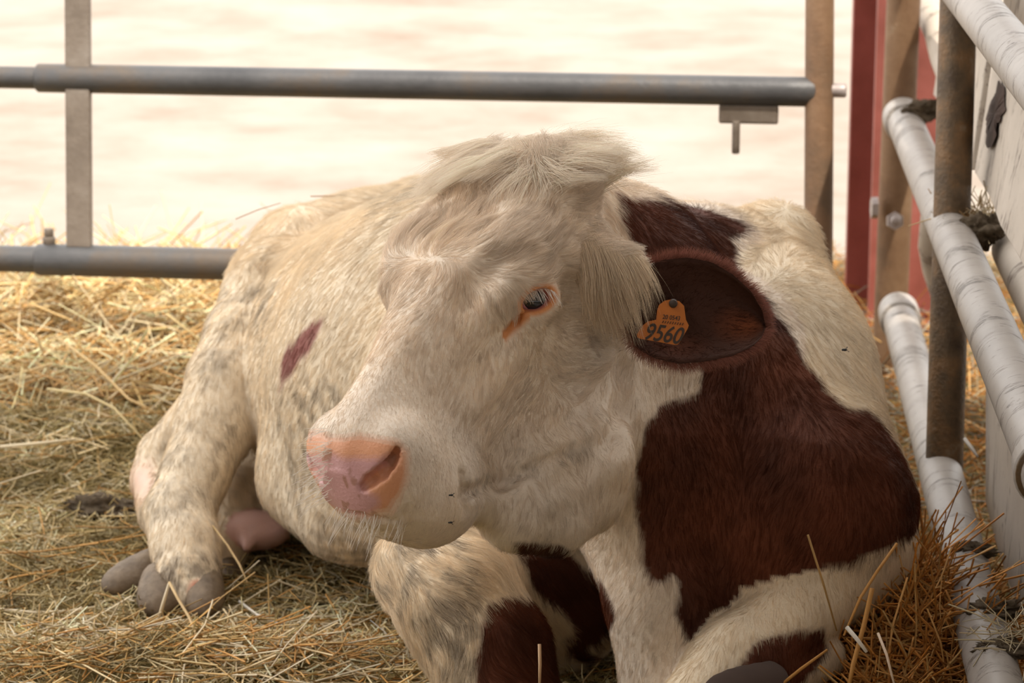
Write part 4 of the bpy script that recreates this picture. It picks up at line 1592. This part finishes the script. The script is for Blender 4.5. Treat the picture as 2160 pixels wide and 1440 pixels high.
# ---------------------------------------------------------------- straw and litter
def straw_geo(P, D, L, w, bend, seg=2):
    """P (n,3) starts, D (n,3) directions, L lengths, w half widths, bend (n,3)"""
    n = len(P)
    ref = unit(np.cross(D, np.array([.13, .21, .97])))
    r2 = np.cross(D, ref)
    V = []
    for i in range(seg + 1):
        s = i / seg
        c = P + D * (L * s)[:, None] + bend * (L * s * s)[:, None]
        for j in range(3):
            an = 2.0944 * j
            V.append(c + (ref * math.cos(an) + r2 * math.sin(an)) * w[:, None])
    V = np.stack(V, 1)                    # n, 3(seg+1), 3
    m = 3 * (seg + 1)
    base = (np.arange(n) * m)[:, None, None]
    f = []
    for i in range(seg):
        for j in range(3):
            f.append((i * 3 + j, i * 3 + (j + 1) % 3, (i + 1) * 3 + (j + 1) % 3, (i + 1) * 3 + j))
    F = (np.array(f)[None] + base).reshape(-1, 4)
    return V.reshape(-1, 3), F, m


def straw_field(name, n, xs, ys, Lr, wr, tilt, cols, lift, label, mask=None, seg=2, az=None, patch=.12):
    x = rng.uniform(xs[0], xs[1], n); y = rng.uniform(ys[0], ys[1], n)
    if mask is not None:
        k = mask(x, y); x, y = x[k], y[k]; n = len(x)
    z = ground_h(x, y) + rng.uniform(lift[0], lift[1], n)
    a = rng.uniform(0, 2 * math.pi, n) if az is None else rng.normal(az[0], az[1], n)
    e = rng.normal(tilt[0], tilt[1], n)
    D = np.stack([np.cos(a) * np.cos(e), np.sin(a) * np.cos(e), np.sin(e)], 1)
    L = rng.uniform(Lr[0], Lr[1], n); w = rng.uniform(wr[0], wr[1], n)
    P = np.stack([x, y, z], 1) - D * (L * .35)[:, None] * (e < .5)[:, None]
    bend = rng.normal(0, .12, (n, 3)); bend[:, 2] -= .10
    V, F, m = straw_geo(P, D, L, w, bend, seg)
    cols = np.asarray(cols)
    ci = rng.integers(0, len(cols), n)
    C = cols[ci] * rng.uniform(.65, 1.25, (n, 1))
    # trodden wet patches are darker and greener, dry ones pale
    pn = vnoise(np.stack([x, y, 0 * x], 1), 7.0, 1) * .7 + vnoise(np.stack([x, y, 0 * x], 1), 19.0, 2) * .5
    C = C * np.clip(1 + patch * pn, .35, 1.5)[:, None] * np.where((pn < -.2)[:, None], np.array([1.0, .95, .78]), 1.0)
    o = fast_mesh(name, V, F, M['straw'], None, np.repeat(np.clip(C, 0, .92), m, 0), smooth=False)
    tag(o, label, 'straw', kind='stuff')
    return o


GOLD = [(.82, .62, .32), (.88, .74, .48), (.70, .46, .19), (.86, .70, .44), (.62, .36, .13)]
LIT = [(.56, .43, .21), (.68, .54, .29), (.40, .29, .12), (.78, .65, .40), (.46, .36, .15), (.84, .73, .50)]
ORANGE = [(.58, .25, .05), (.68, .33, .09), (.46, .19, .04), (.74, .44, .16)]
GREY = [(.40, .36, .27), (.52, .47, .36), (.30, .22, .10), (.45, .28, .10)]

straw_field('straw_bank', 15000, (-1.7, .3), (5.55, 7.15), (.06, .26), (.0011, .0026), (.12, .28), GOLD, (0, .06), 'golden loose straw banked up under and behind the gate')
notcow = lambda x, y: ~((x > -.1) & (x < .6) & (y > 4.45) & (y < 5.4))
straw_field('chopped_litter', 60000, (-1.25, .5), (3.95, 5.75), (.010, .055), (.0006, .0014), (.15, .35), LIT, (-.002, .018), 'chopped greenish hay litter trodden over the pen floor', mask=notcow, patch=.5)
straw_field('loose_straw', 3200, (-1.25, .45), (3.9, 5.75), (.06, .20), (.0009, .0019), (.05, .16), [(.66, .52, .30), (.74, .62, .42), (.55, .36, .14), (.6, .33, .1)], (.006, .026), 'longer pale straw strewn over the litter', mask=lambda x, y: notcow(x, y))
straw_field('straw_mound', 800, (-.80, -.12), (4.06, 4.38), (.05, .17), (.0009, .0020), (.06, .16), [(.74, .58, .34), (.82, .70, .50), (.66, .42, .16), (.62, .33, .10)], (.004, .022), 'small mound of pale straw below the hind foot of the cow', az=(0.0, .9))
straw_field('corner_straw', 7000, (.42, .76), (3.78, 4.55), (.05, .16), (.0010, .0021), (.35, .45), ORANGE, (-.02, .05), 'orange-brown straw heaped beside the chest of the cow',
            mask=lambda x, y: ((x - .60) / .16) ** 2 + ((y - 4.1) / .40) ** 2 < 1.3)
straw_field('passage_hay', 9000, (.70, 1.5), (3.9, 7.2), (.03, .16), (.0008, .0019), (.12, .3), ORANGE + GREY, (0, .05), 'brown hay lying under the fence and in the feed passage')


def nest(name, c, n, r, label, cols):
    x = rng.normal(0, r, n); y = rng.normal(0, r * 1.6, n)
    P = np.asarray(c) + np.stack([x, y, rng.uniform(-.01, .02, n)], 1)
    a = rng.uniform(0, 6.28, n); e = rng.normal(.3, .4, n)
    D = np.stack([np.cos(a) * np.cos(e), np.sin(a) * np.cos(e), np.sin(e)], 1)
    V, F, m = straw_geo(P, D, rng.uniform(.02, .07, n), rng.uniform(.0006, .0013, n), rng.normal(0, .2, (n, 3)))
    C = np.asarray(cols)[rng.integers(0, len(cols), n)] * rng.uniform(.7, 1.2, (n, 1))
    o = fast_mesh(name, V, F, M['straw'], None, np.repeat(C, m, 0), smooth=False)
    tag(o, label, 'hay', kind='stuff')


nest('hay_wisps', off_pt(4.95, .055, .60), 260, .028, 'wisps of hay caught on the rail behind the rusty post', [(.55, .42, .24), (.66, .55, .36), (.4, .22, .08)])
nest('hay_wisps', fence_pt(4.0, .71, .83, .225), 60, .018, 'wisps of straw stuck on the lower rail', [(.55, .45, .28), (.7, .6, .42)])


# ---- single stalks one can pick out
def stalk(pxs, ts, r, col, label, knots=True):
    pts = []
    for (a, b), t in zip(pxs, ts): pts.append(at(a, b, t))
    V, F = tube_geo(pts, [r] * (len(pts) - 1) + [r * .7], 8)
    o = mesh_obj('straw_stalk', V, F, M['straw'], None, colors=np.tile(col, (len(V), 1)))
    tag(o, label, 'straw stalk')
    return o


G1, G2, G3 = (.62, .44, .22), (.74, .62, .42), (.55, .27, .07)
stalk([(497, 462), (545, 442), (592, 428)], [5.22, 5.22, 5.22], .0009, (.45, .26, .14), 'thin straw stalk sticking out left from the hip of the cow')
stalk([(655, 414), (700, 413), (770, 406)], [5.26, 5.28, 5.30], .0010, (.45, .26, .14), 'thin straw stalk lying flat along the back of the cow')
tgd = lambda y: tground(y, .03)
stalk([(333, 1310), (345, 1270), (357, 1228)], [4.62, 4.62, 4.62], .0030, G2, 'pale thick straw stalk leaning on the hind hoof, left of two')
stalk([(357, 1228), (375, 1262), (398, 1300), (415, 1340), (425, 1400)], [4.61, 4.58, 4.55, 4.5, 4.44], .0024, G1, 'long bent straw stalk leaning on the hind hoof, right of two')
stalk([(448, 1108), (480, 1150), (505, 1190), (522, 1228)], [4.80, 4.78, 4.76, 4.74], .0020, G1, 'bent golden stalk standing beside the udder')
stalk([(505, 1268), (540, 1295), (595, 1318)], [tgd(1268), tgd(1295), tgd(1318)], .0024, (.78, .72, .62), 'white straw stalk lying right of the hind hoof')
stalk([(180, 1312), (205, 1340), (215, 1375), (232, 1405)], [tgd(1312), tgd(1340), tgd(1370), tgd(1400)], .0034, G2, 'broad pale bent stalk in the litter below the hind hoof')
stalk([(205, 1362), (280, 1385), (330, 1420), (380, 1450)], [tgd(1362), tgd(1380), tgd(1410), tgd(1440)], .0022, G1, 'long straw stalk slanting to the bottom edge below the hind hoof')
stalk([(0, 1285), (70, 1292), (140, 1290), (200, 1280)], [tgd(1285)] * 4, .0032, G2, 'pale horizontal stalk at the left edge of the litter')
stalk([(125, 715), (200, 770), (270, 840), (330, 870)], [5.75, 5.7, 5.65, 5.62], .0026, (.70, .50, .24), 'long golden stalk slanting down in front of the straw bank')
stalk([(100, 820), (180, 830), (240, 860), (310, 935)], [5.6, 5.57, 5.55, 5.5], .0026, (.68, .54, .28), 'curved straw stalk below the straw bank')
stalk([(0, 942), (80, 935), (160, 926)], [5.45, 5.45, 5.45], .0034, G2, 'thick pale stalk lying at the left edge below the straw bank')
stalk([(1704, 1128), (1735, 1225), (1765, 1330)], [4.02, 4.04, 4.06], .0016, (.58, .36, .14), 'single thin stalk standing against the chest of the cow')
stalk([(1892, 1146), (1850, 1205), (1815, 1260), (1780, 1340)], [4.05, 4.03, 4.0, 3.97], .0022, G3, 'long orange stalk leaning right in the corner straw')
stalk([(1840, 1240), (1822, 1320), (1800, 1400), (1790, 1450)], [3.95, 3.95, 3.94, 3.93], .0034, G3, 'thick orange stalk standing in the corner straw')
stalk([(1786, 1322), (1808, 1348), (1828, 1375)], [3.93, 3.92, 3.91], .0030, (.74, .66, .56), 'short white stalk lying in the corner straw')
stalk([(1852, 1335), (1870, 1380), (1888, 1450)], [3.9, 3.88, 3.86], .0020, (.72, .55, .40), 'thin pale stalk drooping in the corner straw')
stalk([(1640, 1450), (1690, 1410), (1745, 1370)], [3.95, 3.96, 3.97], .0024, G3, 'orange stalk slanting at the left end of the corner straw')
stalk([(1138, 1358), (1139, 1400), (1138, 1450)], [4.0, 4.0, 4.0], .0024, (.66, .44, .26), 'upright stalk in front of the folded foreleg')
stalk([(2035, 925), (2050, 945), (2062, 962)], [4.75, 4.73, 4.7], .0032, (.55, .5, .44), 'grey stalk behind the foot of the rusty post')

# ---- flies
def fly(px, py, label, r=.0028):
    p = surf(px, py, 3.3, 5.6)
    if p is None: return
    n = grad(p[None])[0]
    p = p + n * .013
    root = empty('fly', p); tag(root, label, 'fly')
    u = unit(np.cross(n, UP)); v = np.cross(n, u)
    for nm, c, rr in (('fly_body', p, (1.5 * r, r * .8, r * .8)), ('fly_head', p + u * r * 1.7, (.7 * r, .7 * r, .7 * r))):
        V, F = [], []
        for i in range(7):
            ph = math.pi * i / 6
            for j in range(8):
                th = 2 * math.pi * j / 8
                V.append(c + u * rr[0] * math.cos(ph) + (v * rr[1] * math.cos(th) + n * rr[2] * math.sin(th)) * math.sin(ph))
        for i in range(6):
            for j in range(8):
                F.append((i * 8 + j, i * 8 + (j + 1) % 8, (i + 1) * 8 + (j + 1) % 8, (i + 1) * 8 + j))
        mesh_obj(nm, V, F, M['black'], root)
    for s_ in (1, -1):
        V = [p + n * r * .7, p - u * r * 2.4 + v * s_ * r * 1.3 + n * r * .5, p - u * r * 1.6 + v * s_ * r * 1.7 + n * r * .5, p + n * r * .9]
        mesh_obj('wing', V, [(0, 1, 2), (0, 2, 3)], M['black'], root)


fly(1770, 745, 'small black fly on the white patch of the shoulder')
fly(940, 1042, 'tiny black fly on the upper lip of the cow', .0018)
fly(940, 1090, 'tiny black fly on the lower lip of the cow', .0018)
